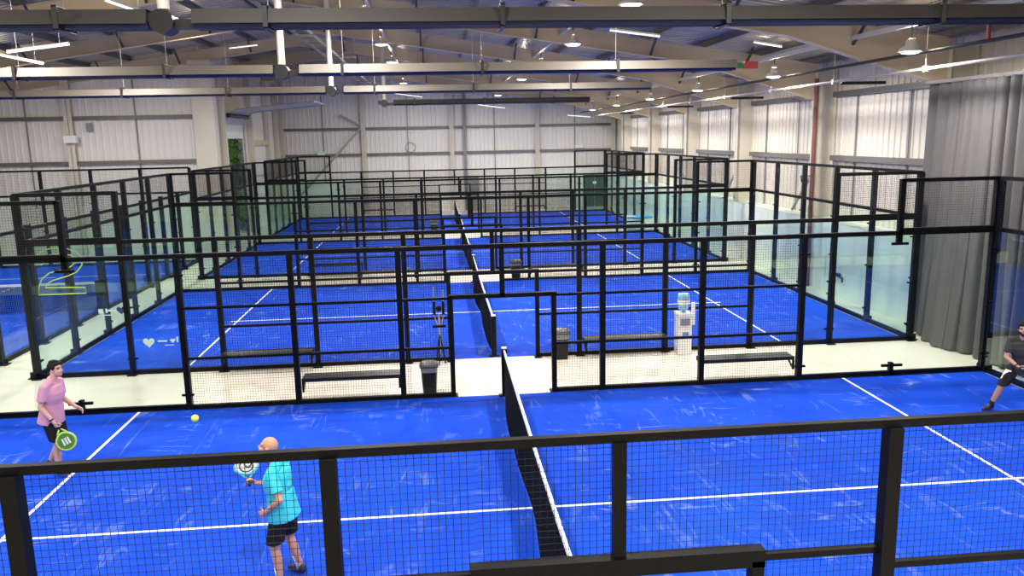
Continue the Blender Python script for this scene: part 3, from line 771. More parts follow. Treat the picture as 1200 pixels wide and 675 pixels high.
LY = [11.1+6.8*k for k in range(6)]
rows = [(8.6, 6.55, 'right-hand row'), (2.75, 7.5, 'middle row'), (-2.95, 8.3, 'row by the ridge')]
def bell(label, x, y, z, group):
    t = thing('high_bay_lamp', label, 'lamp', (x, y, z), group)
    m = MB(); m.lathe((x, y, z), [(.06, .26), (.09, .24), (.12, .12), (.22, .06), (.26, 0), (.24, 0), (.20, .045), (.10, .09)], 20); m.build('shade', M['lampwhite'], t, True)
    m = MB(); m.lathe((x, y, z), [(.205, .035), (.21, .012), (.16, -.03), (.06, -.045)], 16); m.build('lens', M['lens'], t, True)
    m = MB(); m.tube([(x, y, z+.25), (x, y, z+.5)], .02, 6); m.build('stem', M['dark'], t)
def lampdata(name, energy, size):
    l = bpy.data.lights.new(name, 'AREA'); l.shape = 'DISK'; l.size = size; l.energy = energy; l.color = (1, .965, .90); return l
LD = lampdata('overhead_glow', 520, .42)
UD = bpy.data.lights.new('ceiling_fill', 'POINT'); UD.energy = 95; UD.shadow_soft_size = .06; UD.color = (1, .84, .62)  # added warm fill that brightens the roof, not a source of its own
def addlamp(x, y, z):
    o = bpy.data.objects.new('overhead_glow', LD); C.objects.link(o); o.location = (x, y, z)
    o = bpy.data.objects.new('ceiling_fill', UD); C.objects.link(o); o.location = (x, y, z+.34)
for x, z, rn in rows:
    for q, y in enumerate(LY):
        if y > 50: continue
        bell('white bell-shaped high-bay lamp in the %s, %s from the camera' % (rn, nb[q]), x, y, z, 'high-bay lamps')
        addlamp(x, y, z-.07)
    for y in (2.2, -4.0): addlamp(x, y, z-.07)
    # trunking the row hangs from
    m = MB(); m.bb((x-.04, -7, z+.5), (x+.04, 50, z+.6))
    tag(m.build('lighting_trunking', M['lampwhite']), 'long pale lighting trunking above the %s of lamps' % rn, 'trunking')
for x, z in ((-10, 8.0), (-17, 7.0)):  # unseen lights without fixtures, added to brighten the left side
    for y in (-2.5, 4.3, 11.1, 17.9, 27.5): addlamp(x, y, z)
# pipes along the right side
for x, z, r, mat, lab in ((8.75, 6.52, .04, 'dark', 'thin dark pipe running along just below the right-hand lighting trunking'), (9.2, 6.24, .035, 'silver', 'pale sprinkler pipe running along the upper right side')):
    m = MB(); m.tube([(x, -7, z), (x, 50, z)], r, 8); tag(m.build('ceiling_pipe', M[mat]), lab, 'pipe')
for i, y in enumerate((7.5, 11.5, 15.5, 19.5, 23.5, 27.5, 31.5, 36, 41)):
    m = MB(); m.tube([(9.2, y, 6.2), (9.2, y, zraf(9.2)+.5)], .012, 6); m.bb((9.16, y-.05, 6.18), (9.24, y+.05, 6.30)); tag(m.build('pipe_hanger', M['silver']), 'thin rod hanger on the sprinkler pipe, %s from the camera' % nb[i], 'hanger', 'sprinkler pipe hangers')
    if i % 2 == 0:
        m = MB(); m.bb((9.4, y-.04, 6.16), (10.6, y+.04, 6.24)); tag(m.build('rail_arm', M['dark']), 'dark bracket arm reaching to the right wall, %s from the camera' % nb[i//2], 'bracket', 'bracket arms')
m = MB()
m.tube([(8.72, 8.9, 6.56), (8.72, 8.9, 6.80), (8.72, 9.2, 6.92)], .035, 8)
tag(m.build('pipe_bend', M['red']), 'short red pipe bend above the right-hand pipes', 'pipe')
# cable ladder near the ridge
t = thing('cable_tray', 'long ladder cable tray hanging near the roof ridge', 'cable tray', (-5, 20, 8.2))
for x in (-5.25, -4.8):
    m = MB(); m.bb((x-.02, 6, 8.15), (x+.02, 50, 8.25)); m.build('side_rail', M['silver'], t)
y = 6.3
while y < 50:
    MB().bb((-5.25, y-.02, 8.17), (-4.8, y+.02, 8.2)).build('rung', M['silver'], t) ; y += 1.4
for y in (13.5, 20.3, 27.1, 33.9, 40.7):
    m = MB(); m.bb((-5.3, y+.1, 8.1), (-4.1, y+.14, 8.15))
    for x in (-5.28, -4.15): m.tube([(x, y+.12, 8.1), (x, y+.12, zraf(x)+.5)], .02, 6)
    m.build('hanger_frame', M['silver'], t)
# fluorescent battens; some glowing strips stand in for reflections and bright purlin edges
def batten(a, b, label):
    a, b = V(a), V(b); t = thing('light_strip', label, 'light', tuple((a+b)/2), 'strip lights')
    m = MB(); m.bar(a, b, .06, .04); m.build('body', M['lampwhite'], t)
    m = MB(); m.bar(a-V((0, 0, .035)), b-V((0, 0, .035)), .045, .03); m.build('diffuser', M['batten'], t)
    for p in (a.lerp(b, .15), a.lerp(b, .85)):
        m = MB(); m.tube([p, (p.x, p.y, zraf(p.x)+.5)], .005, 5); m.build('hanger', M['silver'], t)
for i, (a, b, lab) in enumerate([
    ((-10.42, 14, 7.06), (-9.1, 14, 7.22), 'white strip light at far left above the second heater, the upper of two'),
    ((-12.05, 16.6, 7.32), (-11.3, 17.6, 7.14), 'white strip light at the left edge, the lower of two'),
    ((-6.4, 9, 7.33), (-5.95, 9.4, 7.18), 'white strip light above the nearest heater, left of its flue'),
    ((-8.5, 26, 8.4), (-7.5, 26, 8.5), 'white strip light by the ridge left of the second heater flue'),
    ((6.6, 9.5, 7.2), (7.4, 9.5, 7.1), 'white strip light above the nearest heater at right'),
    ((6.43, 14, 7.12), (7.11, 14, 7.01), 'white strip light just below the nearest heater at right'),
    ((2.96, 14, 7.42), (4.14, 14, 7.27), 'white strip light just below the nearest heater, mid right'),
    ((1.17, 14, 7.82), (1.78, 14, 7.73), 'white strip light above the nearest heater, mid span'),
    ((-3.57, 44, 7.7), (-1.83, 44, 7.45), 'glowing white strip for a roof reflection, far back near the farthest flue'),
    ((1.44, 44, 6.96), (3.07, 44, 6.73), 'white strip light far back at mid span'),
    ((6.84, 44, 6.25), (8.25, 44, 6.12), 'white strip light far back at right before the end wall')]):
    batten(a, b, lab)

# ------------------------------------------------------------------ people
def ball_(mb, c, r, n=14, R=None):
    rx, ry, rz = r if isinstance(r, (tuple, list)) else (r, r, r)
    c = V(c); vs = []
    for i in range(n+1):
        t = PI*i/n
        for j in range(2*n):
            p = PI*j/n; v = V((rx*math.sin(t)*math.cos(p), ry*math.sin(t)*math.sin(p), rz*math.cos(t)))
            vs.append((R @ v if R else v)+c)
    fs = [(i*2*n+j, (i+1)*2*n+j, (i+1)*2*n+(j+1) % (2*n), i*2*n+(j+1) % (2*n)) for i in range(n) for j in range(2*n)]
    mb.add(vs, fs)
def cap(mb, a, b, ra, rb, n=12):
    """tapered capsule"""
    a, b = V(a), V(b); L = (b-a).length; k = 5; pts = []; rs = []
    d = (b-a)/L
    for i in range(k+1):
        t = PI/2*(1-i/k); pts.append(a-d*ra*math.sin(t)); rs.append(max(.0015, ra*math.cos(t)))
    for i in range(1, 4): f = i/4; pts.append(a.lerp(b, f)); rs.append(ra+(rb-ra)*f)
    for i in range(k+1):
        t = PI/2*i/k; pts.append(b+d*rb*math.sin(t)); rs.append(max(.0015, rb*math.cos(t)))
    mb.tube(pts, rs, n)
def loftz(mb, rings, n=24):
    """rings: (centre, rx, ry, R) elliptical sections"""
    base = len(mb.v)
    for c, rx, ry, R in rings:
        for j in range(n):
            t = 2*PI*j/n; ct, st = math.cos(t), math.sin(t); p = .85
            v = V((rx*math.copysign(abs(ct)**p, ct), ry*math.copysign(abs(st)**p, st), 0))
            mb.v.append(V(c)+(R @ v))
    for i in range(len(rings)-1):
        for j in range(n):
            j2 = (j+1) % n; mb.f.append((base+i*n+j, base+i*n+j2, base+(i+1)*n+j2, base+(i+1)*n+j)); mb.m.append(0)
    mb.f.append(tuple(base+j for j in reversed(range(n)))); mb.f.append(tuple(base+(len(rings)-1)*n+j for j in range(n))); mb.m += [0, 0]
def fuse(mb, name, mats, parent, Mx, voxel, smooth=4, classify=None):
    me = bpy.data.meshes.new(name+'_tmp'); me.from_pydata([tuple(p) for p in mb.v], [], mb.f); me.update()
    ob = bpy.data.objects.new(name+'_tmp', me); C.objects.link(ob)
    r = ob.modifiers.new('r', 'REMESH'); r.mode = 'VOXEL'; r.voxel_size = voxel; r.use_smooth_shade = True
    s = ob.modifiers.new('s', 'SMOOTH'); s.factor = .5; s.iterations = smooth
    dg = bpy.context.evaluated_depsgraph_get(); dg.update()
    new = bpy.data.meshes.new_from_object(ob.evaluated_get(dg)); new.name = name
    bpy.data.objects.remove(ob); bpy.data.meshes.remove(me)
    new.materials.clear()
    for mm in mats: new.materials.append(mm)
    for p in new.polygons:
        p.use_smooth = True
        p.material_index = classify(p.center) if classify else 0
    new.transform(Mx)
    o = bpy.data.objects.new(name, new); C.objects.link(o); o.parent = parent; ORG[o.name] = rootloc(parent)
    return o

def hand(mb, wrist, d, n, curl, side, sc_=1.0, spread=.0):
    """d: finger direction, n: palm normal (fingers curl towards it), side: +1 if the thumb is on d x n"""
    d = V(d).normalized(); n = V(n); n = (n-d*n.dot(d)).normalized(); s = d.cross(n)*side; w = V(wrist)
    for q in range(4):
        o = (-.030+.020*q)*sc_
        cap(mb, w+d*.012+s*o*.6, w+d*.085*sc_+s*o, .0145*sc_, .0125*sc_, 8)
    cap(mb, w+d*.02, w+d*.07, .018, .018, 8)
    for q, L in enumerate((.062, .076, .082, .074)):   # little .. index
        o = (-.031+.0207*q)*sc_; p = w+d*.088*sc_+s*o; ang = 0
        for k_, f in enumerate((.45, .32, .23)):
            ang += curl*(1.0, 1.15, .8)[k_]; dd = d*math.cos(ang)+n*math.sin(ang)+s*(o*spread*4)
            p2 = p+dd.normalized()*L*f*sc_; cap(mb, p, p2, (.0092, .0085, .0078)[k_]*sc_, (.0085, .0078, .007)[k_]*sc_, 8); p = p2
    p = w+d*.028+s*.030*sc_; p1 = p+(d*.6+s*.75+n*.35).normalized()*.036*sc_; p2 = p1+(d*.8+s*.15+n*.75*min(1, curl+.2)).normalized()*.034*sc_; p3 = p2+(d*.75-s*.25+n*.7*min(1, curl+.2)).normalized()*.026*sc_
    cap(mb, p, p1, .0125*sc_, .0105*sc_, 8); cap(mb, p1, p2, .0105*sc_, .0095*sc_, 8); cap(mb, p2, p3, .0095*sc_, .008*sc_, 8)

def person(label, loc, fwd, J, skin, hairm, shirt, shorts, sockm, shoem, solem, bald=False, beard=False, accents=None):
    fx, fy = fwd; L = math.hypot(fx, fy); fx /= L; fy /= L
    root = thing('person', label, 'person', loc)
    Mx = Matrix(((fy, fx, 0), (-fx, fy, 0), (0, 0, 1))).to_4x4()     # local x = person's right, y = forward
    # note: local x right, y forward, z up is a left-to-right rotation about z
    pel, che, neck, head = V(J['pelvis']), V(J['chest']), V(J['neck']), V(J['head'])
    hy = J.get('head_yaw', 0); hp = J.get('head_pitch', 0)
    HR = Matrix.Rotation(-hy, 3, 'Z') @ Matrix.Rotation(-hp, 3, 'X')
    body = MB()
    def spineR(t):
        ax = (che-pel).normalized(); r = Matrix.Rotation(-J.get('twist', 0)*t, 3, 'Z')
        q = V((0, 0, 1)).rotation_difference(ax).to_matrix(); return q @ r
    def torso(mb, g, z0=-.10, z1=1.0):
        ax = che-pel; rings = []
        for t, rx, ry, off in ((-.34, .155, .115, 0), (-.1, .17, .122, -.005), (.18, .158, .112, 0), (.5, .158, .108, .005), (.85, .182, .122, .01), (1.1, .19, .118, .005), (1.3, .175, .095, -.005), (1.42, .11, .075, 0), (1.5, .07, .062, 0)):
            if t < z0 or t > z1: continue
            c = pel+ax*t; R = spineR(max(0, t)); rings.append((c+R @ V((0, off, 0)), rx+g, ry+g, R))
        loftz(mb, rings)
    torso(body, -.028, -.5, 1.35)
    cap(body, neck-V((0, .01, .10)), neck.lerp(head, .62), .058, .052)
    for S in ('R', 'L'): cap(body, neck-V((0, .02, .03)), neck.lerp(V(J[S+'sh']), .7)-V((0, 0, .02)), .038, .036)
    # head
    def hp_(x, y, z): return head+HR @ V((x, y, z))
    ball_(body, hp_(0, -.012, .028), (.074, .093, .092), 16, HR)
    ball_(body, hp_(0, .025, -.045), (.058, .066, .068), 14, HR)
    ball_(body, hp_(0, .062, -.088), (.026, .022, .022), 10, HR)
    cap(body, hp_(0, .086, .012), hp_(0, .104, -.026), .010, .014, 8)
    for sx in (-1, 1):
        ball_(body, hp_(sx*.013, .094, -.030), (.010, .010, .009), 8, HR)
        ball_(body, hp_(sx*.076, -.008, -.008), (.010, .020, .031), 8, HR)
        ball_(body, hp_(sx*.034, .066, -.030), (.024, .022, .022), 8, HR)
        cap(body, hp_(sx*.014, .084, .026), hp_(sx*.048, .070, .028), .009, .008, 8)
    cap(body, hp_(-.018, .085, -.058), hp_(.018, .085, -.058), .0085, .0085, 8)
    # arms
    for S in ('R', 'L'):
        sh, el, wr = V(J[S+'sh']), V(J[S+'el']), V(J[S+'wr'])
        cap(body, sh.lerp(el, .06), sh.lerp(el, .5), .047, .045); cap(body, sh.lerp(el, .45), el, .046, .038)
        cap(body, el, el.lerp(wr, .35), .040, .040); cap(body, el.lerp(wr, .3), wr, .040, .026)
        hd, hn, cu = J[S+'hand']; cap(body, wr, wr+V(hd).normalized()*.02, .027, .022)
        fin_, nn = V(hd).normalized(), V(hn)
        side = (1 if S == 'R' else -1)
        hand(body, wr+V(hd).normalized()*.012, hd, hn, cu, J.get(S+'thumb', side))
    for S in ('R', 'L'):
        hi, kn, an = V(J[S+'hip']), V(J[S+'kn']), V(J[S+'an'])
        cap(body, hi, kn, .082, .054, 16); cap(body, kn, kn.lerp(an, .32)+V((0, -.012, 0)), .054, .056, 14); cap(body, kn.lerp(an, .3)+V((0, -.012, 0)), an, .056, .036, 14)
        toe = V(J[S+'toe']); cap(body, an-V((0, 0, .025)), an+toe*.12-V((0, 0, .045)), .034, .028)
    def cls(p):
        q = HR.transposed() @ (p-head)
        if q.y > .045 and abs(q.z) < .14:
            ax = abs(q.x)
            if abs(ax-.033) < .013 and abs(q.z-.006) < .0065: return 1
            if .014 < ax < .052 and .019 < q.z < .033: return 1
            if ax < .024 and abs(q.z+.059) < .006 and q.y > .07: return 2
        if beard and q.y > -.01 and -.13 < q.z < -.036 and not (abs(q.x) < .026 and q.z > -.052) and abs(q.x) < .08: return 3
        return 0
    bo = fuse(body, 'body', [skin, M['facedark'], M['lip'], hairm], root, Mx, .0062, 3, cls)
    # hair
    h = MB()
    if not bald:
        ball_(h, hp_(0, -.022, .045), (.083, .100, .092), 16, HR)
        for q in range(26):
            rnd = random.Random(q); a = rnd.uniform(0, 2*PI); e = rnd.uniform(.35, 1.45)
            ball_(h, hp_(.078*math.cos(a)*math.cos(e), -.018+.098*math.sin(a)*math.cos(e), .05+.088*math.sin(e)), (.022, .026, .016), 6, HR)
        cap(h, hp_(-.05, .062, .085), hp_(.05, .066, .088), .022, .022)
        for sx in (-1, 1): cap(h, hp_(sx*.078, -.005, .04), hp_(sx*.076, .006, -.006), .012, .007, 8)
        ob = fuse(h, 'hair', [hairm], root, Mx, .007, 2)
        bm = bmesh.new(); bm.from_mesh(ob.data)        # open the face
        dead = []
        for v in bm.verts:
            q = HR.transposed() @ ((Mx.inverted() @ v.co)-head)
            if q.z < .055 and q.y > .045+(.0 if q.z > .0 else -.03): dead.append(v)
            elif q.z < -.035: dead.append(v)
        bmesh.ops.delete(bm, geom=dead, context='VERTS'); bm.to_mesh(ob.data); bm.free()
    else:
        for a0 in range(2):
            sx = (-1, 1)[a0]; cap(h, hp_(sx*.069, -.03, -.005), hp_(sx*.052, -.078, -.012), .014, .016, 8)
        cap(h, hp_(-.05, -.08, -.012), hp_(.05, -.08, -.012), .016, .016, 8)
        fuse(h, 'hair', [hairm], root, Mx, .006, 3)
    # shirt
    s = MB(); torso(s, .012, -.2, 1.45)
    ax = che-pel
    c = pel-ax*.30; R = spineR(0); c = pel-ax*.37; loftz(s, [(c, .212, .172, R), (pel-ax*.2, .208, .162, R), (pel+ax*.1, .196, .146, R), (pel+ax*.55, .178, .128, spineR(.5))])
    nk = neck+V((0, -.015, -.025))
    cap(s, nk-V((0, 0, .06)), nk, .082, .070)
    for S in ('R', 'L'):
        sh = V(J[S+'sh']); cap(s, nk-V((0, 0, .025)), nk.lerp(sh, .8)-V((0, 0, .012)), .062, .064)
    for S in ('R', 'L'):
        sh, el = V(J[S+'sh']), V(J[S+'el']); ctr = pel+ax*1.18
        cap(s, ctr.lerp(sh, .55)-V((0, 0, .035)), sh-V((0, 0, .010)), .080, .068); 
        cap(s, sh-V((0, 0, .010)), sh.lerp(el, .40), .066, .067); d = (el-sh)
        s.tube([sh.lerp(el, .3), sh.lerp(el, .72)], [.067, .069], 16)
        rnd = random.Random(len(label)+ord(S))
        for q in range(3): cap(s, sh.lerp(el, .45+.1*q)+V((rnd.uniform(-.03, .03), rnd.uniform(-.03, .03), 0)), sh.lerp(el, .5+.1*q)+V((rnd.uniform(-.05, .05), rnd.uniform(-.05, .05), 0)), .024, .02, 8)
    rnd = random.Random(len(label))
    for q in range(10):     # soft folds
        t0 = rnd.uniform(-.25, .8); a = rnd.uniform(0, 2*PI); c0 = pel+ax*t0+V((.150*math.cos(a), .105*math.sin(a), 0)); a2 = a+rnd.uniform(.4, .9)
        c1 = pel+ax*(t0+rnd.uniform(-.2, .25))+V((.155*math.cos(a2), .108*math.sin(a2), 0)); cap(s, c0, c1, .034, .028, 8)
    so = fuse(s, 'shirt', [shirt], root, Mx, .009, 3)
    # shorts
    s = MB(); R = spineR(0)
    loftz(s, [(pel-V((0, 0, .13)), .172, .135, R), (pel-V((0, 0, .02)), .178, .132, R), (pel+V((0, 0, .06)), .160, .118, R)])
    for S in ('R', 'L'):
        hi, kn = V(J[S+'hip']), V(J[S+'kn'])
        loftz(s, [(hi, .095, .105, R), (hi.lerp(kn, .4), .102, .106, R), (hi.lerp(kn, .84), .098, .102, R)])
        cap(s, hi+V((0, 0, .02)), hi.lerp(kn, .5), .1, .1)
    def cls2(p):
        if accents and p.x > .13 and abs(p.y-.085) < .04 and -.26 < p.z-pel.z < -.09: return 1
        return 0
    fuse(s, 'shorts', [shorts, M['white']], root, Mx, .009, 3, cls2)
    for S in ('R', 'L'):
        an, kn = V(J[S+'an']), V(J[S+'kn']); toe = V(J[S+'toe']).normalized(); sock = MB()
        hgt = J.get('sock', .12); d = (kn-an).normalized()
        sock.tube([an-V((0, 0, .03)), an+d*hgt*.5, an+d*hgt], [.040, .041, .045], 14); ob = sock
        o = MB(); o.v = [Mx.to_3x3() @ p for p in sock.v]; o.f = sock.f; o.m = sock.m
        oo = MB(); oo.v = [p+rootloc(root) for p in o.v]; oo.f = o.f; oo.m = o.m; oo.build('sock', sockm, root, True)
        lift = an.z-.085; pr = toe.cross(V((0, 0, 1)))
        sh = MB(); b0 = an-V((0, 0, .085)) 
        cap(sh, b0-toe*.035+V((0, 0, .052)), b0+toe*.07+V((0, 0, .052)), .042, .043)
        cap(sh, b0+toe*.05+V((0, 0, .045)), b0+toe*.165+pr*.004+V((0, 0, .036)), .044, .034)
        cap(sh, b0-toe*.03+V((0, 0, .085)), b0+toe*.035+V((0, 0, .085)), .043, .036)
        ob = fuse(sh, 'shoe', [shoem, solem], root, Mx, .008, 3, lambda p, z=b0.z: 1 if p.z < z+.024 else 0)
    return root, Mx

for nm, col in (('skin_fair', (.62, .36, .27)), ('skin_tan', (.55, .29, .19)), ('skin_olive', (.42, .23, .15))):
    M[nm] = solid(nm, col, .5, var=.08, scale=12, spec=.35)
M['facedark'] = solid('brow_and_eye', (.02, .014, .012), .5)
M['lip'] = solid('lip', (.42, .16, .13), .5)
M['hairdark'] = solid('dark_hair', (.010, .008, .008), .65, var=.4, scale=40, spec=.15)
M['hairgrey'] = solid('cropped_brown_hair', (.16, .09, .06), .7, var=.3, scale=40)
M['pink'] = cloth('pink_shirt', (.60, .30, .41)); M['cyan'] = cloth('cyan_shirt', (.045, .56, .70)); M['charcoal'] = cloth('charcoal_shirt', (.035, .037, .038))
M['blackcloth'] = cloth('black_shorts_cloth', (.010, .010, .012)); M['whitesock'] = cloth('white_sock', (.75, .75, .73)); M['blacksock'] = cloth('black_sock', (.015, .015, .017))
M['shoeblack'] = solid('black_shoe', (.014, .014, .016), .5, var=.3); M['shoesole'] = solid('white_sole', (.65, .62, .58), .5); M['shoered'] = solid('red_sole', (.50, .035, .05), .45); M['shoenavy'] = solid('dark_navy_shoe', (.015, .014, .03), .5, var=.3)
M['rubbergrip'] = solid('black_grip_tape', (.012, .012, .012), .6)
M['racketgreen'] = solid('green_racket_face', (.06, .21, .012), .4, var=.1); M['racketlime'] = solid('lime_racket_edge', (.45, .62, .12), .4)
M['racketgrey'] = solid('patterned_racket_face', (.50, .52, .53), .4, var=.5, scale=38); M['racketblack'] = solid('black_racket_print', (.012, .012, .014), .4); M['racketteal'] = solid('teal_racket_edge', (.05, .35, .50), .4)

# first: pink shirt
P1 = dict(pelvis=(0, -.03, .95), chest=(0, .03, 1.28), neck=(0, .055, 1.515), head=(0, .125, 1.655), head_yaw=.05, head_pitch=-.12,
          Rsh=(.185, .03, 1.42), Rel=(.245, -.02, 1.13), Rwr=(.215, .13, .90), Rhand=((-.05, .45, -.85), (-.9, .3, .2), 1.15), Rthumb=1,
          Lsh=(-.185, .03, 1.42), Lel=(-.25, .0, 1.13), Lwr=(-.20, .25, .99), Lhand=((.1, .85, -.35), (.85, .0, -.4), .45), Lthumb=-1,
          Rhip=(.095, -.02, .90), Rkn=(.115, .09, .49), Ran=(.125, .06, .088), Rtoe=(.15, 1, 0),
          Lhip=(-.095, -.02, .90), Lkn=(-.11, .0, .49), Lan=(-.12, -.26, .088), Ltoe=(-.1, 1, 0), sock=.07, twist=0)
L1 = V((-7.17, 7.22, .012))
r1, Mx1 = person('dark-haired man in pink t-shirt and black shorts holding a green racket low', tuple(L1), (.985, -.17), P1, M['skin_fair'], M['hairdark'], M['pink'], M['blackcloth'], M['blacksock'], M['shoeblack'], M['shoesole'])
# second: cyan shirt, seen from behind
P2 = dict(pelvis=(0, 0, .93), chest=(0, .03, 1.26), neck=(0, .05, 1.495), head=(0, .12, 1.63), head_yaw=-.15, head_pitch=-.25,
          Rsh=(.185, .04, 1.40), Rel=(.23, .16, 1.10), Rwr=(.13, .37, 1.13), Rhand=((-.1, .9, .3), (-.75, -.1, -.45), 1.1), Rthumb=1,
          Lsh=(-.185, .01, 1.40), Lel=(-.265, -.11, 1.13), Lwr=(-.20, .10, .95), Lhand=((.25, .8, -.5), (.8, -.3, 0), .5), Lthumb=-1,
          Rhip=(.095, 0, .89), Rkn=(.15, .03, .48), Ran=(.19, -.06, .088), Rtoe=(.35, 1, 0),
          Lhip=(-.095, 0, .89), Lkn=(-.13, .07, .48), Lan=(-.15, .02, .088), Ltoe=(-.25, 1, 0), sock=.17, twist=.1)
L2 = V((-3.05, 3.52, .012))
r2, Mx2 = person('bald man in cyan t-shirt and black shorts seen from behind with raised racket', tuple(L2), (-.96, .28), P2, M['skin_tan'], M['hairgrey'], M['cyan'], M['blackcloth'], M['whitesock'], M['shoenavy'], M['shoered'], bald=True)
# third: charcoal shirt at the right edge
P3 = dict(pelvis=(-.02, -.03, .87), chest=(-.01, .06, 1.19), neck=(0, .10, 1.415), head=(.0, .17, 1.545), head_yaw=-.1, head_pitch=-.1,
          Rsh=(.185, .07, 1.31), Rel=(.215, .20, 1.03), Rwr=(.0, .37, .93), Rhand=((-.8, .45, -.2), (.3, -.5, .6), 1.1), Rthumb=1,
          Lsh=(-.185, .05, 1.31), Lel=(-.30, .10, 1.03), Lwr=(-.20, .33, .90), Lhand=((-.3, .8, -.1), (.8, .2, .3), 1.0), Lthumb=-1,
          Rhip=(.09, -.02, .83), Rkn=(.26, .15, .46), Ran=(.40, .12, .088), Rtoe=(.5, 1, 0),
          Lhip=(-.11, -.02, .83), Lkn=(-.24, .12, .46), Lan=(-.36, -.10, .088), Ltoe=(-.4, 1, 0), sock=.10, twist=-.15)
L3 = V((8.92, 7.55, .012))
r3, Mx3 = person('bearded man in charcoal t-shirt lunging at the right edge of the court', tuple(L3), (-.72, -.69), P3, M['skin_olive'], M['hairdark'], M['charcoal'], M['blackcloth'], M['blacksock'], M['shoeblack'], M['shoered'], beard=True, accents=(.9, .35, 0))

def watch(root, Mx, wr, el, mat, label):
    w = V(wr); d = (V(el)-w).normalized(); m = MB(); m.tube([w+d*.02, w+d*.045], .033, 14)
    mm = MB(); mm.v = [Mx.to_3x3() @ p+rootloc(root) for p in m.v]; mm.f = m.f; mm.m = m.m
    o = mm.build('wristband', mat, root, True)
watch(r1, Mx1, P1['Rwr'], P1['Rel'], M['dark'], ''); watch(r3, Mx3, P3['Rwr'], P3['Rel'], M['dark'], '')

def racket(label, base, d, n, face, edge, prnt, style):
    """base: butt of the handle, d: axis towards the head, n: face normal"""
    base = V(base); d = V(d).normalized(); n = V(n); n = (n-d*n.dot(d)).normalized(); s = d.cross(n)
    t = thing('padel_racket', label, 'racket', tuple(base))
    P = lambda x, y, z: base+s*x+d*y+n*z
    out = []
    for q in range(40):
        a = 2*PI*q/40; x = .128*math.sin(a); y = .325-.135*math.cos(a)
        if y < .32: x *= 1-.25*((.32-y)/.13)**2
        out.append((x, y))
    m = MB(); m.prism([P(x*.93, .325+(y-.325)*.93, -.015) for x, y in out], n*.03)
    hp = MB()
    m.build('face', face, t)
    m = MB(); m.tube([P(x, y, 0) for x, y in out], .0185, 8, closed=True); m.build('edge', edge, t, True)
    m = MB()
    for sx in (-1, 1): m.tube([P(sx*.012, .125, 0), P(sx*.05, .17, 0), P(sx*.075, .215, 0)], .013, 8)
    m.build('throat', edge, t, True)
    m = MB(); m.tube([P(0, 0, 0), P(0, .01, 0), P(0, .135, 0)], [.019, .0165, .0155], 10); m.build('grip', M['rubbergrip'], t, True)
    m = MB()
    for sg in (-1, 1):
        z0 = sg*.0152
        if style == 'bars':
            for k_ in range(3): m.prism([P(-.055+.04*k_, .27, z0), P(-.03+.04*k_, .27, z0), P(-.03+.04*k_, .38, z0), P(-.055+.04*k_, .38, z0)], n*sg*.001)
        else:
            for k_, (rx, ry, cx, cy) in enumerate(((.075, .10, 0, .32), (.035, .05, .02, .35))):
                m.tube([P(cx+rx*math.cos(a/20*2*PI), cy+ry*math.sin(a/20*2*PI), z0) for a in range(20)], .009, 5, closed=True)
    m.build('print', prnt, t)
    m = MB()
    for sg in (-1, 1):
        for ix in range(-3, 4):
            for iy in range(-3, 4):
                if ix*ix+iy*iy > 11: continue
                c = P(ix*.026, .33+iy*.026, sg*.0155); m.prism([c+(s*math.cos(a*PI/3)+d*math.sin(a*PI/3))*.0055 for a in range(6)], n*sg*.0012)
    m.build('hole_pattern', M['racketblack'], t)
    return t
def world(Mx, L, p): return L+Mx.to_3x3() @ V(p)
def grip_point(J, S, Mx, L):
    wr = V(J[S+'wr']); d = V(J[S+'hand'][0]).normalized(); n = V(J[S+'hand'][1]); n = (n-d*n.dot(d)).normalized()
    return world(Mx, L, wr+d*.088+n*.022)
g = grip_point(P1, 'R', Mx1, L1); dd = V((.34, -.06, -.80)).normalized()
racket('green padel racket held low by the man in pink, three pale bars on its face', g-dd*.06, dd, (.25, -.93, .2), M['racketgreen'], M['racketlime'], M['white'], 'bars')
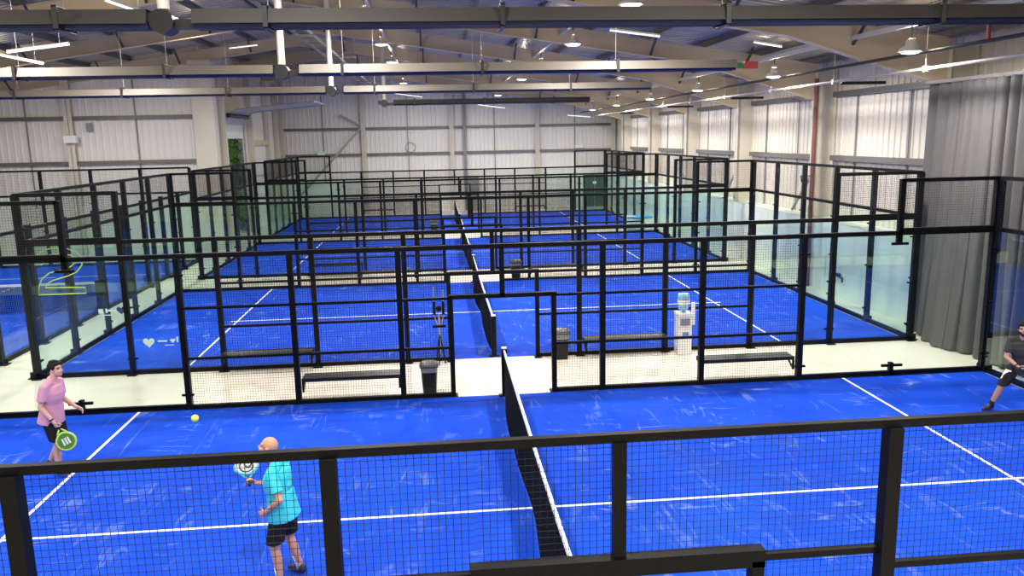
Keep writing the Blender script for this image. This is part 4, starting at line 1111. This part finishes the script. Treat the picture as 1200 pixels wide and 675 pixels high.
g = grip_point(P2, 'R', Mx2, L2); dd = V((-.22, .70, .26)).normalized()
racket('patterned black and white padel racket raised by the man in cyan', g-dd*.06, dd, (.10, -.40, .90), M['racketgrey'], M['racketteal'], M['racketblack'], 'rings')
g = grip_point(P3, 'R', Mx3, L3); dd = V((.80, -.10, .15)).normalized()
racket('dark padel racket in the hands of the man at the right edge', g-dd*.06, dd, (.1, -.9, .4), M['racketblack'], M['racketblack'], M['white'], 'rings')

m = MB(); ball_(m, (-4.02, 3.85, 1.92), .042, 14); t = m.build('padel_ball', solid('yellow_felt', (.55, .72, .10), .8, var=.08, scale=60), None, True)
tag(t, 'yellow-green ball in flight above the court', 'ball')

# ------------------------------------------------------------------ world, camera, view
wd = bpy.data.worlds.new('world'); sc.world = wd; wd.use_nodes = True
nt = wd.node_tree; bg = nt.nodes['Background']; bg.inputs[0].default_value = (.93, .95, 1.0, 1); bg.inputs[1].default_value = 4.5
cam = bpy.data.cameras.new('camera'); co = bpy.data.objects.new('camera', cam); C.objects.link(co); sc.camera = co
yaw, pit, rol, foc = .0902, -.1855, -.0202, 943.36
fw = V((math.sin(yaw)*math.cos(pit), math.cos(yaw)*math.cos(pit), math.sin(pit))); rt = V((math.cos(yaw), -math.sin(yaw), 0)); up = rt.cross(fw)
r_ = rt*math.cos(rol)+up*math.sin(rol); u_ = up*math.cos(rol)-rt*math.sin(rol)
co.matrix_world = Matrix(((r_.x, u_.x, -fw.x, -1.1844), (r_.y, u_.y, -fw.y, -5.19), (r_.z, u_.z, -fw.z, 4.9968), (0, 0, 0, 1)))
cam.sensor_width = 36; cam.lens = 36*foc/1200; cam.clip_start = .05; cam.clip_end = 300
sc.view_settings.view_transform = 'Standard'
sc.view_settings.exposure = -.42
try: sc.view_settings.look = 'None'
except Exception: pass
cy = sc.cycles
cy.transparent_max_bounces = 64; cy.max_bounces = 7; cy.diffuse_bounces = 4; cy.glossy_bounces = 3; cy.transmission_bounces = 4
cy.use_denoising = True; cy.caustics_reflective = False; cy.caustics_refractive = False
